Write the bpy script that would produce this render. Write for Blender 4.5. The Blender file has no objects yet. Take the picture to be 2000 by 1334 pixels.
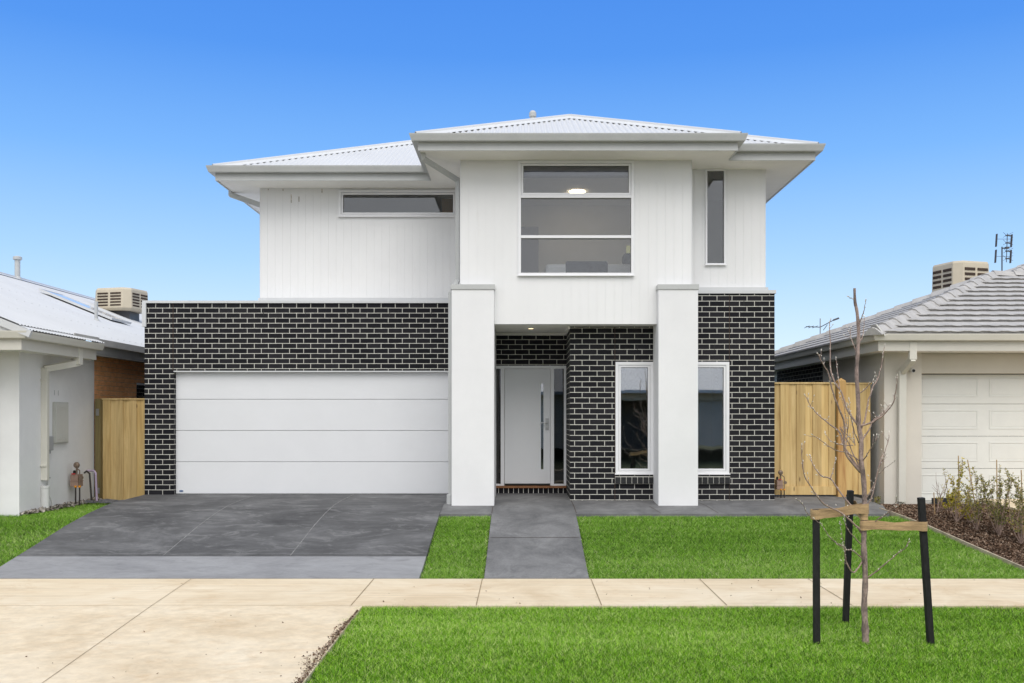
import bpy, math, random
import numpy as np
from mathutils import Vector, Matrix, noise as mnoise
random.seed(7); np.random.seed(7)
R = math.radians
sc = bpy.context.scene
COL = sc.collection
F = 1824.0; VX = 1020.0; VY = 815.0; CZ = 1.32     # photo focal length in px, vanishing point, eye height
def PX(px, Y): return (px-VX)*Y/F
def PZ(py, Y): return (VY-py)*Y/F + CZ

# ------------------------------------------------------------------ materials
MATS = {}
def _nt(name):
    m = bpy.data.materials.new(name); m.use_nodes = True
    nt = m.node_tree
    b = nt.nodes['Principled BSDF']
    return m, nt, b
def _n(nt, t, **kw):
    n = nt.nodes.new(t)
    for k, v in kw.items(): setattr(n, k, v)
    return n
def c4(c): return (c[0], c[1], c[2], 1)
def _noise(nt, scale, detail=4, rough=.6, vec=None, dist=0):
    n = _n(nt, 'ShaderNodeTexNoise'); n.inputs['Scale'].default_value = scale
    n.inputs['Detail'].default_value = detail; n.inputs['Roughness'].default_value = rough
    n.inputs['Distortion'].default_value = dist
    if vec is not None: nt.links.new(vec, n.inputs['Vector'])
    return n
def _ramp(nt, src, stops):
    r = _n(nt, 'ShaderNodeValToRGB'); e = r.color_ramp.elements
    while len(e) < len(stops): e.new(.5)
    for el, (p, c) in zip(e, stops): el.position = p; el.color = c4(c)
    nt.links.new(src, r.inputs[0]); return r
def _mix(nt, a, b, f, mode='MIX'):
    m = _n(nt, 'ShaderNodeMix', data_type='RGBA', blend_type=mode)
    for s, i in ((f, 0), (a, 6), (b, 7)):
        if isinstance(s, (int, float)): m.inputs[i].default_value = s
        elif isinstance(s, tuple): m.inputs[i].default_value = c4(s)
        else: nt.links.new(s, m.inputs[i])
    return m.outputs[2]
def _bump(nt, b, h, dist, strength=1.0):
    bp = _n(nt, 'ShaderNodeBump'); bp.inputs['Distance'].default_value = dist
    bp.inputs['Strength'].default_value = strength
    nt.links.new(h, bp.inputs['Height']); nt.links.new(bp.outputs[0], b.inputs['Normal'])
def _map(nt, sx, sy, sz, uv=False):
    if uv:
        t = _n(nt, 'ShaderNodeTexCoord').outputs['UV']
    else:
        t = _n(nt, 'ShaderNodeNewGeometry').outputs['Position']
    mp = _n(nt, 'ShaderNodeMapping'); mp.inputs['Scale'].default_value = (sx, sy, sz)
    nt.links.new(t, mp.inputs['Vector']); return mp.outputs[0]

def plain(name, col, rough=.6, metal=0, var=.06, nscale=3, fine=60, bump=.0006, spec=.5, stretch=(1,1,1)):
    """base colour with two scales of mottling and a light bump"""
    if name in MATS: return MATS[name]
    m, nt, b = _nt(name)
    p = _map(nt, *stretch)
    n1 = _noise(nt, nscale, 5, .65, p); n2 = _noise(nt, fine, 3, .6, p)
    lo = tuple(c*(1-2.2*var) for c in col); hi = tuple(min(1, c*(1+1.2*var)) for c in col)
    r1 = _ramp(nt, n1.outputs[0], [(.3, lo), (.7, hi)])
    g = _ramp(nt, n2.outputs[0], [(.3, (1-var*1.5,)*3), (.7, (1, 1, 1))])
    nt.links.new(_mix(nt, r1.outputs[0], g.outputs[0], 1.0, 'MULTIPLY'), b.inputs['Base Color'])
    b.inputs['Roughness'].default_value = rough; b.inputs['Metallic'].default_value = metal
    b.inputs['Specular IOR Level'].default_value = spec
    if bump: _bump(nt, b, n2.outputs[0], bump)
    MATS[name] = m; return m

def brick(name, c1, c2, mortar, w=.24, h=.086, j=.0055, voff=0.0, uoff=0.0):
    m, nt, b = _nt(name)
    uv = _n(nt, 'ShaderNodeTexCoord').outputs['UV']
    mp = _n(nt, 'ShaderNodeMapping'); mp.inputs['Location'].default_value = (uoff, voff, 0)
    nt.links.new(uv, mp.inputs['Vector'])
    wob = _noise(nt, 6, 2, .5, mp.outputs[0])
    va = _n(nt, 'ShaderNodeVectorMath', operation='SCALE'); va.inputs['Scale'].default_value = .0035
    nt.links.new(wob.outputs['Color'], va.inputs[0])
    vb = _n(nt, 'ShaderNodeVectorMath', operation='ADD')
    nt.links.new(mp.outputs[0], vb.inputs[0]); nt.links.new(va.outputs[0], vb.inputs[1])
    bt = _n(nt, 'ShaderNodeTexBrick'); bt.offset = .5; bt.squash = 1
    bt.inputs['Scale'].default_value = 1; bt.inputs['Brick Width'].default_value = w
    bt.inputs['Row Height'].default_value = h; bt.inputs['Mortar Size'].default_value = j
    bt.inputs['Mortar Smooth'].default_value = .15; bt.inputs['Bias'].default_value = -.2
    bt.inputs['Color1'].default_value = c4(c1); bt.inputs['Color2'].default_value = c4(c2)
    bt.inputs['Mortar'].default_value = c4(mortar)
    nt.links.new(vb.outputs[0], bt.inputs['Vector'])
    sp = _noise(nt, 90, 3, .7); dust = _noise(nt, 2.2, 5, .7)
    g = _ramp(nt, sp.outputs[0], [(.3, (.8,)*3), (.72, (1.25,)*3)])
    col = _mix(nt, bt.outputs['Color'], g.outputs[0], 1.0, 'MULTIPLY')
    dr = _ramp(nt, dust.outputs[0], [(.5, (0,)*3), (.85, (.05,)*3)])
    col = _mix(nt, col, (.3, .29, .27), dr.outputs[0])
    nt.links.new(col, b.inputs['Base Color'])
    b.inputs['Roughness'].default_value = .8; b.inputs['Specular IOR Level'].default_value = .22
    inv = _n(nt, 'ShaderNodeMath', operation='SUBTRACT'); inv.inputs[0].default_value = 1
    nt.links.new(bt.outputs['Fac'], inv.inputs[1])
    ad = _n(nt, 'ShaderNodeMath', operation='MULTIPLY_ADD')
    nt.links.new(sp.outputs[0], ad.inputs[0]); ad.inputs[1].default_value = .25
    nt.links.new(inv.outputs[0], ad.inputs[2])
    _bump(nt, b, ad.outputs[0], .004, .8)
    return m

def concrete(name, base, dark, light, stain, bscale=1.1, rough=.8, streak=(1, 1, 1), stain_amt=.5, fine=45, spots=.0):
    m, nt, b = _nt(name)
    p = _map(nt, *streak)
    n1 = _noise(nt, bscale, 7, .7, p, .6); n2 = _noise(nt, bscale*2.7, 6, .72, p, 1.2); n3 = _noise(nt, fine, 4, .7)
    r = _ramp(nt, n1.outputs[0], [(.28, dark), (.5, base), (.74, light)])
    s = _ramp(nt, n2.outputs[0], [(.52, (0,)*3), (.7, (stain_amt,)*3)])
    col = _mix(nt, r.outputs[0], stain, s.outputs[0])
    g = _ramp(nt, n3.outputs[0], [(.3, (.86,)*3), (.7, (1.06,)*3)])
    col = _mix(nt, col, g.outputs[0], 1.0, 'MULTIPLY')
    if spots:
        v = _n(nt, 'ShaderNodeTexVoronoi'); v.inputs['Scale'].default_value = 2.3
        nt.links.new(_n(nt, 'ShaderNodeNewGeometry').outputs['Position'], v.inputs['Vector'])
        vr = _ramp(nt, v.outputs['Distance'], [(.02, (spots,)*3), (.045, (0,)*3)])
        col = _mix(nt, col, (.12, .085, .05), vr.outputs[0])
    nt.links.new(col, b.inputs['Base Color'])
    b.inputs['Roughness'].default_value = rough
    _bump(nt, b, n3.outputs[0], .002, .6)
    return m

def timber(name, c1, c2, c3, grain=1.0):
    m, nt, b = _nt(name)
    p = _map(nt, 14*grain, 14*grain, .9)
    n1 = _noise(nt, 1.0, 6, .65, p, 1.0)
    oi = _n(nt, 'ShaderNodeAttribute', attribute_name='var')
    r = _ramp(nt, n1.outputs[0], [(.28, c3), (.5, c1), (.75, c2)])
    rr = _ramp(nt, oi.outputs['Fac'], [(0, (.72, .68, .6)), (.5, (1, 1, 1)), (1, (1.15, 1.12, 1.0))])
    col = _mix(nt, r.outputs[0], rr.outputs[0], 1.0, 'MULTIPLY')
    kn = _n(nt, 'ShaderNodeTexVoronoi'); kn.inputs['Scale'].default_value = 1
    nt.links.new(_map(nt, 7, 7, 2.1), kn.inputs['Vector'])
    kr = _ramp(nt, kn.outputs['Distance'], [(.05, (.8,)*3), (.11, (0,)*3)])
    col = _mix(nt, col, (.13, .07, .03), kr.outputs[0])
    nt.links.new(col, b.inputs['Base Color']); b.inputs['Roughness'].default_value = .75
    _bump(nt, b, n1.outputs[0], .002, .5)
    return m

def leafy(name, cols, rough=.6, trans=.25, patch=0.6, attr='var'):
    """colour picked by the per-blade / per-leaf attribute, shifted by soft patches"""
    m, nt, b = _nt(name)
    at = _n(nt, 'ShaderNodeAttribute', attribute_name=attr)
    n = _noise(nt, 1.6, 5, .75); n2 = _noise(nt, 14, 3, .6)
    ad = _n(nt, 'ShaderNodeMath', operation='MULTIPLY_ADD'); ad.inputs[1].default_value = patch
    nt.links.new(n.outputs[0], ad.inputs[0]); nt.links.new(at.outputs['Fac'], ad.inputs[2])
    a2 = _n(nt, 'ShaderNodeMath', operation='MULTIPLY_ADD'); a2.inputs[1].default_value = patch*.6
    nt.links.new(n2.outputs[0], a2.inputs[0]); nt.links.new(ad.outputs[0], a2.inputs[2])
    su = _n(nt, 'ShaderNodeMath', operation='SUBTRACT'); su.inputs[1].default_value = patch*.8
    nt.links.new(a2.outputs[0], su.inputs[0])
    r = _ramp(nt, su.outputs[0], [(i/(len(cols)-1), c) for i, c in enumerate(cols)])
    nt.links.new(r.outputs[0], b.inputs['Base Color']); b.inputs['Roughness'].default_value = rough
    b.inputs['Specular IOR Level'].default_value = .25
    tr = _n(nt, 'ShaderNodeBsdfTranslucent'); nt.links.new(r.outputs[0], tr.inputs[0])
    mx = _n(nt, 'ShaderNodeMixShader'); mx.inputs[0].default_value = trans
    out = nt.nodes['Material Output']
    nt.links.new(b.outputs[0], mx.inputs[1]); nt.links.new(tr.outputs[0], mx.inputs[2]); nt.links.new(mx.outputs[0], out.inputs[0])
    return m

def glass(name, tint=(.9, .93, .93), refl=.1, wav=.0):
    m = bpy.data.materials.new(name); m.use_nodes = True; nt = m.node_tree
    nt.nodes.clear(); out = _n(nt, 'ShaderNodeOutputMaterial')
    t = _n(nt, 'ShaderNodeBsdfTransparent'); t.inputs[0].default_value = c4(tint)
    g = _n(nt, 'ShaderNodeBsdfGlossy'); g.inputs['Roughness'].default_value = .01
    n = _noise(nt, 1.2, 2, .5); bp = _n(nt, 'ShaderNodeBump'); bp.inputs['Distance'].default_value = .002
    nt.links.new(n.outputs[0], bp.inputs['Height']); nt.links.new(bp.outputs[0], g.inputs['Normal'])
    fr = _n(nt, 'ShaderNodeFresnel'); fr.inputs[0].default_value = 1.5
    ad = _n(nt, 'ShaderNodeMath', operation='ADD', use_clamp=True); ad.inputs[1].default_value = refl
    nt.links.new(fr.outputs[0], ad.inputs[0])
    mx = _n(nt, 'ShaderNodeMixShader'); nt.links.new(ad.outputs[0], mx.inputs[0])
    nt.links.new(t.outputs[0], mx.inputs[1]); nt.links.new(g.outputs[0], mx.inputs[2]); nt.links.new(mx.outputs[0], out.inputs[0])
    return m
def emis(name, col, s):
    m = bpy.data.materials.new(name); m.use_nodes = True; nt = m.node_tree; b = nt.nodes['Principled BSDF']
    b.inputs['Base Color'].default_value = c4(col); b.inputs['Emission Color'].default_value = c4(col); b.inputs['Emission Strength'].default_value = s
    return m

def cladding_mat():
    m, nt, b = _nt('white_cladding')
    n1 = _noise(nt, .9, 5, .6, _map(nt, 1, 1, .5)); n2 = _noise(nt, 5, 6, .75, _map(nt, 1.6, 1.6, .22))
    r = _ramp(nt, n1.outputs[0], [(.3, (.74, .74, .745)), (.7, (.80, .80, .805))])
    s = _ramp(nt, n2.outputs[0], [(.62, (0,)*3), (.82, (.2,)*3)])
    col = _mix(nt, r.outputs[0], (.45, .38, .28), s.outputs[0])
    nt.links.new(col, b.inputs['Base Color']); b.inputs['Roughness'].default_value = .55
    return m

M = {}
M['clad'] = cladding_mat()
M['render'] = plain('white_render', (.78, .78, .79), .8, var=.02, nscale=1.2, fine=160, bump=.0012)
M['brick'] = brick('black_brick', (.007, .007, .010), (.020, .019, .023), (.58, .57, .52))
M['brickdark'] = brick('black_soldier_brick', (.006, .006, .009), (.014, .014, .018), (.66, .65, .60), w=.086, h=.4, j=.0055, voff=.11, uoff=.02)
M['tanbrick'] = brick('terracotta_brick', (.85, .43, .19), (.78, .36, .15), (.52, .37, .25), j=.004)
M['roofw'] = plain('white_steel_roof', (.60, .605, .61), .5, var=.025, nscale=.8, bump=0, metal=.0)
M['cap'] = plain('roof_capping', (.60, .61, .62), .42, var=.02, bump=0)
M['gut'] = plain('grey_gutter_paint', (.50, .51, .505), .4, var=.04, nscale=2, bump=0)
M['soffit'] = plain('soffit_board', (.86, .84, .80), .8, var=.02, bump=.0003)
M['alu'] = plain('white_aluminium', (.80, .80, .82), .35, var=.01, bump=0)
M['garage'] = plain('garage_door_paint', (.72, .73, .75), .5, var=.012, nscale=1.5, fine=220, bump=.0008)
M['rubber'] = plain('black_rubber', (.015, .015, .015), .7, var=.1)
M['steel'] = plain('brushed_steel', (.42, .42, .42), .35, metal=.9, var=.05, bump=0)
M['sill'] = plain('timber_sill', (.30, .13, .05), .6, var=.15, nscale=8)
M['rust'] = plain('joint_sealant', (.075, .045, .03), .9, var=.3, nscale=10)
M['room'] = plain('room_wall', (.72, .72, .72), .85, var=.02, bump=0)
M['roomd'] = plain('room_lilac_grey', (.30, .30, .36), .85, var=.02, bump=0)  # lilac-grey colour of the wardrobe and pelmet
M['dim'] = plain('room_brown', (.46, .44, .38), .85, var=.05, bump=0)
M['bedw'] = plain('bed_linen', (.8, .8, .8), .9, var=.03, bump=.002)
M['bedg'] = plain('grey_throw', (.07, .075, .10), .95, var=.15, nscale=12, bump=.004)
M['glass'] = glass('window_glass', (.85, .85, .80), .40)
M['glassu'] = glass('upper_window_glass', (.93, .94, .95), .05)
M['glassl'] = glass('door_strip_glass', (.7, .68, .6), .35)
M['glassd'] = glass('dark_side_glass', (.34, .30, .24), .05)
M['creamw'] = plain('neighbour_white_render', (.78, .78, .775), .85, var=.04, nscale=.9, fine=120, bump=.0015)
M['beige'] = plain('beige_render', (.66, .62, .55), .85, var=.035, nscale=1.0, fine=140, bump=.0015)
M['beiged'] = plain('beige_panel', (.60, .56, .48), .85, var=.03, nscale=1.0, fine=140, bump=.001)
M['cream'] = plain('cream_gutter_paint', (.66, .64, .57), .45, var=.02, bump=0)
M['greydoor'] = plain('cream_garage_door', (.72, .72, .68), .5, var=.015, bump=.0004)
M['tile'] = plain('concrete_roof_tile', (.47, .455, .44), .8, var=.09, nscale=5, fine=50, bump=.002)
M['cooler'] = plain('beige_plastic', (.56, .49, .37), .55, var=.03, bump=0)
M['coolerd'] = plain('cooler_louvre_brown', (.06, .035, .02), .8, var=.2)  # dark brown colour of the cooler louvres
M['pole'] = plain('antenna_metal', (.09, .09, .10), .5, metal=.3, var=.1)
M['pine'] = timber('pine_paling', (.60, .43, .19), (.72, .54, .27), (.44, .28, .11))
M['pinepost'] = timber('treated_post', (.19, .15, .06), (.25, .19, .08), (.11, .09, .04))
M['orangepost'] = timber('orange_post', (.54, .33, .12), (.60, .38, .15), (.34, .15, .05))
M['drive'] = concrete('dark_driveway', (.088, .088, .091), (.036, .036, .039), (.18, .18, .185), (.34, .34, .34), 1.1, .75, (.6, 1.1, 1), .42)
M['drivel'] = concrete('pale_driveway', (.26, .262, .272), (.20, .202, .212), (.32, .325, .335), (.10, .10, .11), 1.2, .8, (.6, 1.2, 1), .35)
M['path'] = concrete('grey_path', (.155, .155, .157), (.085, .085, .088), (.25, .25, .25), (.06, .06, .062), 1.5, .8, (1, .8, 1), .4)
M['foot'] = concrete('cream_footpath', (.70, .58, .41), (.59, .46, .30), (.78, .68, .52), (.54, .37, .20), 1.0, .85, (.8, 1.1, 1), .42, 40, .8)
M['joint'] = plain('joint_line', (.36, .27, .16), .9, var=.2, nscale=9)
M['jointd'] = plain('pale_joint_line', (.28, .28, .28), .9, var=.2, nscale=9)
M['dirt'] = plain('brown_soil', (.10, .07, .04), .95, var=.25, nscale=8, fine=70, bump=.01)
M['mulchbase'] = plain('mulch_soil', (.085, .05, .034), .95, var=.3, nscale=9, fine=50, bump=.02)
M['lawnsoil'] = plain('lawn_soil', (.035, .055, .012), .95, var=.3, nscale=5, fine=90, bump=.008)
M['asphalt'] = plain('road_asphalt', (.06, .06, .062), .9, var=.1, nscale=4, bump=.003)
M['grassn'] = leafy('verge_grass', [(.022, .055, .007), (.10, .27, .011), (.25, .54, .020), (.42, .68, .05), (.70, .78, .32)], patch=1.15)
M['grassf'] = leafy('lawn_grass', [(.06, .14, .015), (.15, .33, .03), (.25, .49, .045), (.36, .58, .08), (.58, .66, .30)], patch=.9)
M['chips'] = leafy('mulch_chips', [(.04, .022, .014), (.09, .05, .03), (.15, .09, .055), (.22, .145, .10), (.40, .31, .23)], .9, 0, .3)
M['stone'] = leafy('gravel_stone', [(.16, .14, .12), (.3, .27, .23), (.42, .38, .33), (.5, .47, .42)], .9, 0, .3)
M['slate'] = plain('grey_slate', (.16, .16, .17), .8, var=.2, nscale=9, bump=.01)
M['bark'] = plain('young_bark', (.42, .31, .265), .8, var=.36, nscale=13, fine=90, bump=.003, stretch=(1, 1, .5))
M['twig'] = plain('twig_bark', (.38, .27, .22), .75, var=.2, nscale=20, bump=0)
M['bud'] = plain('bud_scale', (.78, .72, .62), .7, var=.15, nscale=30, bump=0)
M['stake'] = plain('black_stake', (.012, .012, .012), .75, var=.5, nscale=16, fine=60, bump=.002, stretch=(1, 1, .3))
M['tie'] = plain('hessian_tie', (.55, .37, .19), .9, var=.2, nscale=10, fine=120, bump=.002, stretch=(.4, .4, 3))
M['bamboo'] = plain('bamboo_cane', (.46, .30, .15), .7, var=.15, nscale=10, bump=0)
M['leafg'] = leafy('shrub_leaf', [(.07, .08, .03), (.17, .19, .06), (.32, .30, .09), (.42, .33, .09), (.55, .40, .09)], .5, .2, .4)
M['leafy'] = leafy('yellow_leaf', [(.16, .18, .03), (.40, .36, .05), (.62, .48, .05), (.68, .54, .09)], .5, .25, .4)
M['gasbox'] = plain('pinkish_meter_case', (.33, .22, .17), .6, var=.06)
M['brass'] = plain('brass_fitting', (.27, .20, .15), .4, metal=.5, var=.1)
M['blackpipe'] = plain('dark_pipe', (.03, .022, .02), .5, var=.2)
M['orange'] = plain('orange_collar', (.75, .30, .02), .5, var=.05)
M['red'] = plain('red_tag', (.5, .03, .03), .5, var=.05)
M['yellow'] = plain('yellow_note', (.72, .68, .30), .8, var=.05)
M['lilac'] = plain('lilac_pipe', (.52, .42, .56), .5, var=.05)
M['pvc'] = plain('white_pvc', (.68, .68, .66), .45, var=.03, bump=0)
M['mbox'] = plain('meter_box_paint', (.50, .50, .46), .5, var=.03, bump=0)
M['greybox'] = plain('grey_isolator', (.36, .37, .38), .5, var=.04, bump=0)
M['badge'] = plain('blue_badge', (.10, .16, .28), .4, var=.05)
M['lamp'] = emis('warm_lamp', (1, .80, .50), 15.0)
M['lampw'] = emis('warm_downlight', (1, .72, .4), 2.5)
M['solar'] = plain('solar_sky_sheen', (.55, .57, .60), .12, var=.03, bump=0, spec=.8)  # pale base colour painted in for the sky mirrored by the glass
M['oppo'] = plain('opposite_render', (.68, .60, .48), .85, var=.05)
M['oppodark'] = plain('opposite_porch', (.09, .075, .055), .7, var=.1)

# ------------------------------------------------------------------ mesh builder
class MB:
    def __init__(s): s.v = []; s.f = []; s.var = []; s.smooth = False
    def quad(s, a, b, c, d, var=.5):
        i = len(s.v); s.v += [tuple(a), tuple(b), tuple(c), tuple(d)]; s.f.append((i, i+1, i+2, i+3)); s.var += [var]*4
    def poly(s, pts, var=.5):
        i = len(s.v); s.v += [tuple(p) for p in pts]; s.f.append(tuple(range(i, i+len(pts)))); s.var += [var]*len(pts)
    def box(s, x0, x1, y0, y1, z0, z1, var=.5):
        i = len(s.v)
        s.v += [(x0,y0,z0),(x1,y0,z0),(x1,y1,z0),(x0,y1,z0),(x0,y0,z1),(x1,y0,z1),(x1,y1,z1),(x0,y1,z1)]
        s.f += [(i,i+3,i+2,i+1),(i+4,i+5,i+6,i+7),(i,i+1,i+5,i+4),(i+1,i+2,i+6,i+5),(i+2,i+3,i+7,i+6),(i+3,i,i+4,i+7)]
        s.var += [var]*8; return s
    def obox(s, c, ax, ay, az, var=.5):
        """oriented box: centre and three half vectors"""
        c, ax, ay, az = map(Vector, (c, ax, ay, az)); i = len(s.v)
        for sz in (-1, 1):
            for sx, sy in ((-1,-1),(1,-1),(1,1),(-1,1)): s.v.append(tuple(c+ax*sx+ay*sy+az*sz))
        s.f += [(i,i+3,i+2,i+1),(i+4,i+5,i+6,i+7),(i,i+1,i+5,i+4),(i+1,i+2,i+6,i+5),(i+2,i+3,i+7,i+6),(i+3,i,i+4,i+7)]
        s.var += [var]*8
    def tube(s, pts, rads, n=8, cap=True, var=.5, closed=False):
        pts = [Vector(p) for p in pts]
        if isinstance(rads, (int, float)): rads = [rads]*len(pts)
        i0 = len(s.v); prev = None
        for k, p in enumerate(pts):
            if k == 0: t = pts[1]-pts[0]
            elif k == len(pts)-1: t = pts[-1]-pts[-2]
            else: t = (pts[k+1]-pts[k]).normalized()+(pts[k]-pts[k-1]).normalized()
            t.normalize()
            if prev is None:
                a = Vector((0,1,0)) if abs(t.y) < .9 else Vector((1,0,0))
                u = t.cross(a).normalized()
            else: u = (prev - t*prev.dot(t)).normalized()
            prev = u; w = t.cross(u)
            for j in range(n):
                an = 2*math.pi*j/n; s.v.append(tuple(p+(u*math.cos(an)+w*math.sin(an))*rads[k])); s.var.append(var)
        for k in range(len(pts)-1):
            for j in range(n):
                a = i0+k*n+j; b = i0+k*n+(j+1)%n; s.f.append((a, b, b+n, a+n))
        if cap:
            s.f.append(tuple(i0+j for j in range(n))[::-1]); e = i0+(len(pts)-1)*n; s.f.append(tuple(e+j for j in range(n)))
        return s
    def lathe(s, c, prof, n=20, axis='z', var=.5):
        """profile of (radius, height) turned about an axis"""
        i0 = len(s.v); c = Vector(c)
        for r, h in prof:
            for j in range(n):
                an = 2*math.pi*j/n; q = (r*math.cos(an), r*math.sin(an), h)
                if axis == 'y': q = (q[0], -q[2], q[1])
                if axis == 'x': q = (q[2], q[0], q[1])
                s.v.append(tuple(c+Vector(q))); s.var.append(var)
        for k in range(len(prof)-1):
            for j in range(n):
                a = i0+k*n+j; b = i0+k*n+(j+1)%n; s.f.append((a, b, b+n, a+n))
        s.f.append(tuple(i0+j for j in range(n))[::-1]); e = i0+(len(prof)-1)*n; s.f.append(tuple(e+j for j in range(n)))
        return s
    def sweep(s, path, prof, cap=True, var=.5):
        """closed profile of (outward, z) along a flat polyline; outward = right of travel; mitred"""
        n = len(prof); i0 = len(s.v); P = [Vector((p[0], p[1])) for p in path]; zz = [p[2] if len(p) > 2 else 0 for p in path]
        for k, p in enumerate(P):
            d0 = (P[k]-P[k-1]).normalized() if k else (P[1]-P[0]).normalized()
            d1 = (P[k+1]-P[k]).normalized() if k < len(P)-1 else d0
            n0 = Vector((d0.y, -d0.x)); n1 = Vector((d1.y, -d1.x)); m = n0+n1; m = m/(m.dot(n0) if abs(m.dot(n0)) > 1e-6 else 1)
            for o, z in prof: s.v.append((p.x+m.x*o, p.y+m.y*o, z+zz[k])); s.var.append(var)
        for k in range(len(P)-1):
            for j in range(n):
                a = i0+k*n+j; b = i0+k*n+(j+1)%n; s.f.append((a, a+n, b+n, b))
        if cap: s.f.append(tuple(i0+j for j in range(n))); e = i0+(len(P)-1)*n; s.f.append(tuple(e+j for j in range(n))[::-1])
        return s
    def build(s, name, mat, parent=None, smooth=None, bevel=0):
        me = bpy.data.meshes.new(name)
        off = parent.matrix_basis.translation if parent is not None else Vector((0,0,0))
        if parent is not None and parent.get('_off') is not None: off = Vector(parent['_off'])
        V = np.array(s.v, dtype=np.float64) if s.v else np.zeros((0,3))
        me.from_pydata((V-np.array(off)).tolist(), [], s.f)
        uv = me.uv_layers.new(name='UVMap')
        nl = len(me.loops); lv = np.zeros(nl, dtype=np.int32); me.loops.foreach_get('vertex_index', lv)
        nrm = np.zeros(len(me.polygons)*3); me.polygons.foreach_get('normal', nrm); nrm = np.abs(nrm.reshape(-1,3))
        tot = np.zeros(len(me.polygons), dtype=np.int32); me.polygons.foreach_get('loop_total', tot)
        dom = np.repeat(np.argmax(nrm, axis=1), tot); W = V[lv]
        U = np.where(dom == 0, W[:,1], W[:,0]); T = np.where(dom == 2, W[:,1], W[:,2])
        uv.data.foreach_set('uv', np.stack([U, T], 1).ravel())
        a = me.attributes.new('var', 'FLOAT', 'POINT'); a.data.foreach_set('value', np.array(s.var, dtype=np.float32))
        if smooth if smooth is not None else s.smooth:
            me.polygons.foreach_set('use_smooth', [True]*len(me.polygons))
        me.materials.append(mat); me.update()
        o = bpy.data.objects.new(name, me); COL.objects.link(o)
        if parent is not None:
            o.parent = parent; o['_off'] = tuple(off)
        if bevel:
            b = o.modifiers.new('edge', 'BEVEL'); b.width = bevel; b.segments = 2; b.limit_method = 'ANGLE'
        return o

def empty(name, loc, label, cat, group=None):
    o = bpy.data.objects.new(name, None); COL.objects.link(o); o.location = loc; o.empty_display_size = .2
    o['_off'] = tuple(loc)
    o['label'] = label; o['category'] = cat
    if group: o['group'] = group
    return o
def tag(o, label, cat=None, group=None, kind=None):
    if label: o['label'] = label
    if cat: o['category'] = cat
    if group: o['group'] = group
    if kind: o['kind'] = kind
    return o
def structure(o, label=None): o['kind'] = 'structure'; return tag(o, label)

def wall_y(mb, x0, x1, z0, z1, y0, y1, holes=()):
    """wall facing the street between y0 and y1 with rectangular holes (hx0,hx1,hz0,hz1)"""
    xs = sorted({x0, x1, *[h[0] for h in holes], *[h[1] for h in holes]}); zs = sorted({z0, z1, *[h[2] for h in holes], *[h[3] for h in holes]})
    xs = [x for x in xs if x0 <= x <= x1]; zs = [z for z in zs if z0 <= z <= z1]
    for a, b in zip(xs, xs[1:]):
        run = None
        for c, d in zip(zs, zs[1:]):
            inside = any(h[0] <= a and b <= h[1] and h[2] <= c and d <= h[3] for h in holes)
            if inside:
                if run: mb.box(a, b, y0, y1, run[0], run[1]); run = None
            else: run = (run[0], d) if run else (c, d)
        if run: mb.box(a, b, y0, y1, run[0], run[1])

def boards_y(mb, x0, x1, z0, z1, y, holes=(), pitch=.133, gap=.0035, t=.0035, start=None):
    x = x0 if start is None else start
    k = x0
    while k < x1-.002:
        e = min(k+pitch-gap, x1)
        # split the board where a hole edge crosses it
        cuts = sorted({k, e, *[h[0] for h in holes if k < h[0] < e], *[h[1] for h in holes if k < h[1] < e]})
        for a, b in zip(cuts, cuts[1:]):
            zr = [(z0, z1)]
            for h in holes:
                if h[0] <= a and b <= h[1]:
                    n = []
                    for (c, d) in zr:
                        if h[2] > c: n.append((c, min(d, h[2])))
                        if h[3] < d: n.append((max(c, h[3]), d))
                    zr = n
            for c, d in zr: mb.box(a, b, y-t, y+.0005, c, d)
        k += pitch
def boards_x(mb, x, y0, y1, z0, z1, side, pitch=.133, gap=.0035, t=.0035):
    k = y0
    while k < y1-.002:
        e = min(k+pitch-gap, y1)
        mb.box(*((x-t, x+.0005) if side < 0 else (x-.0005, x+t)), k, e, z0, z1); k += pitch

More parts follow.
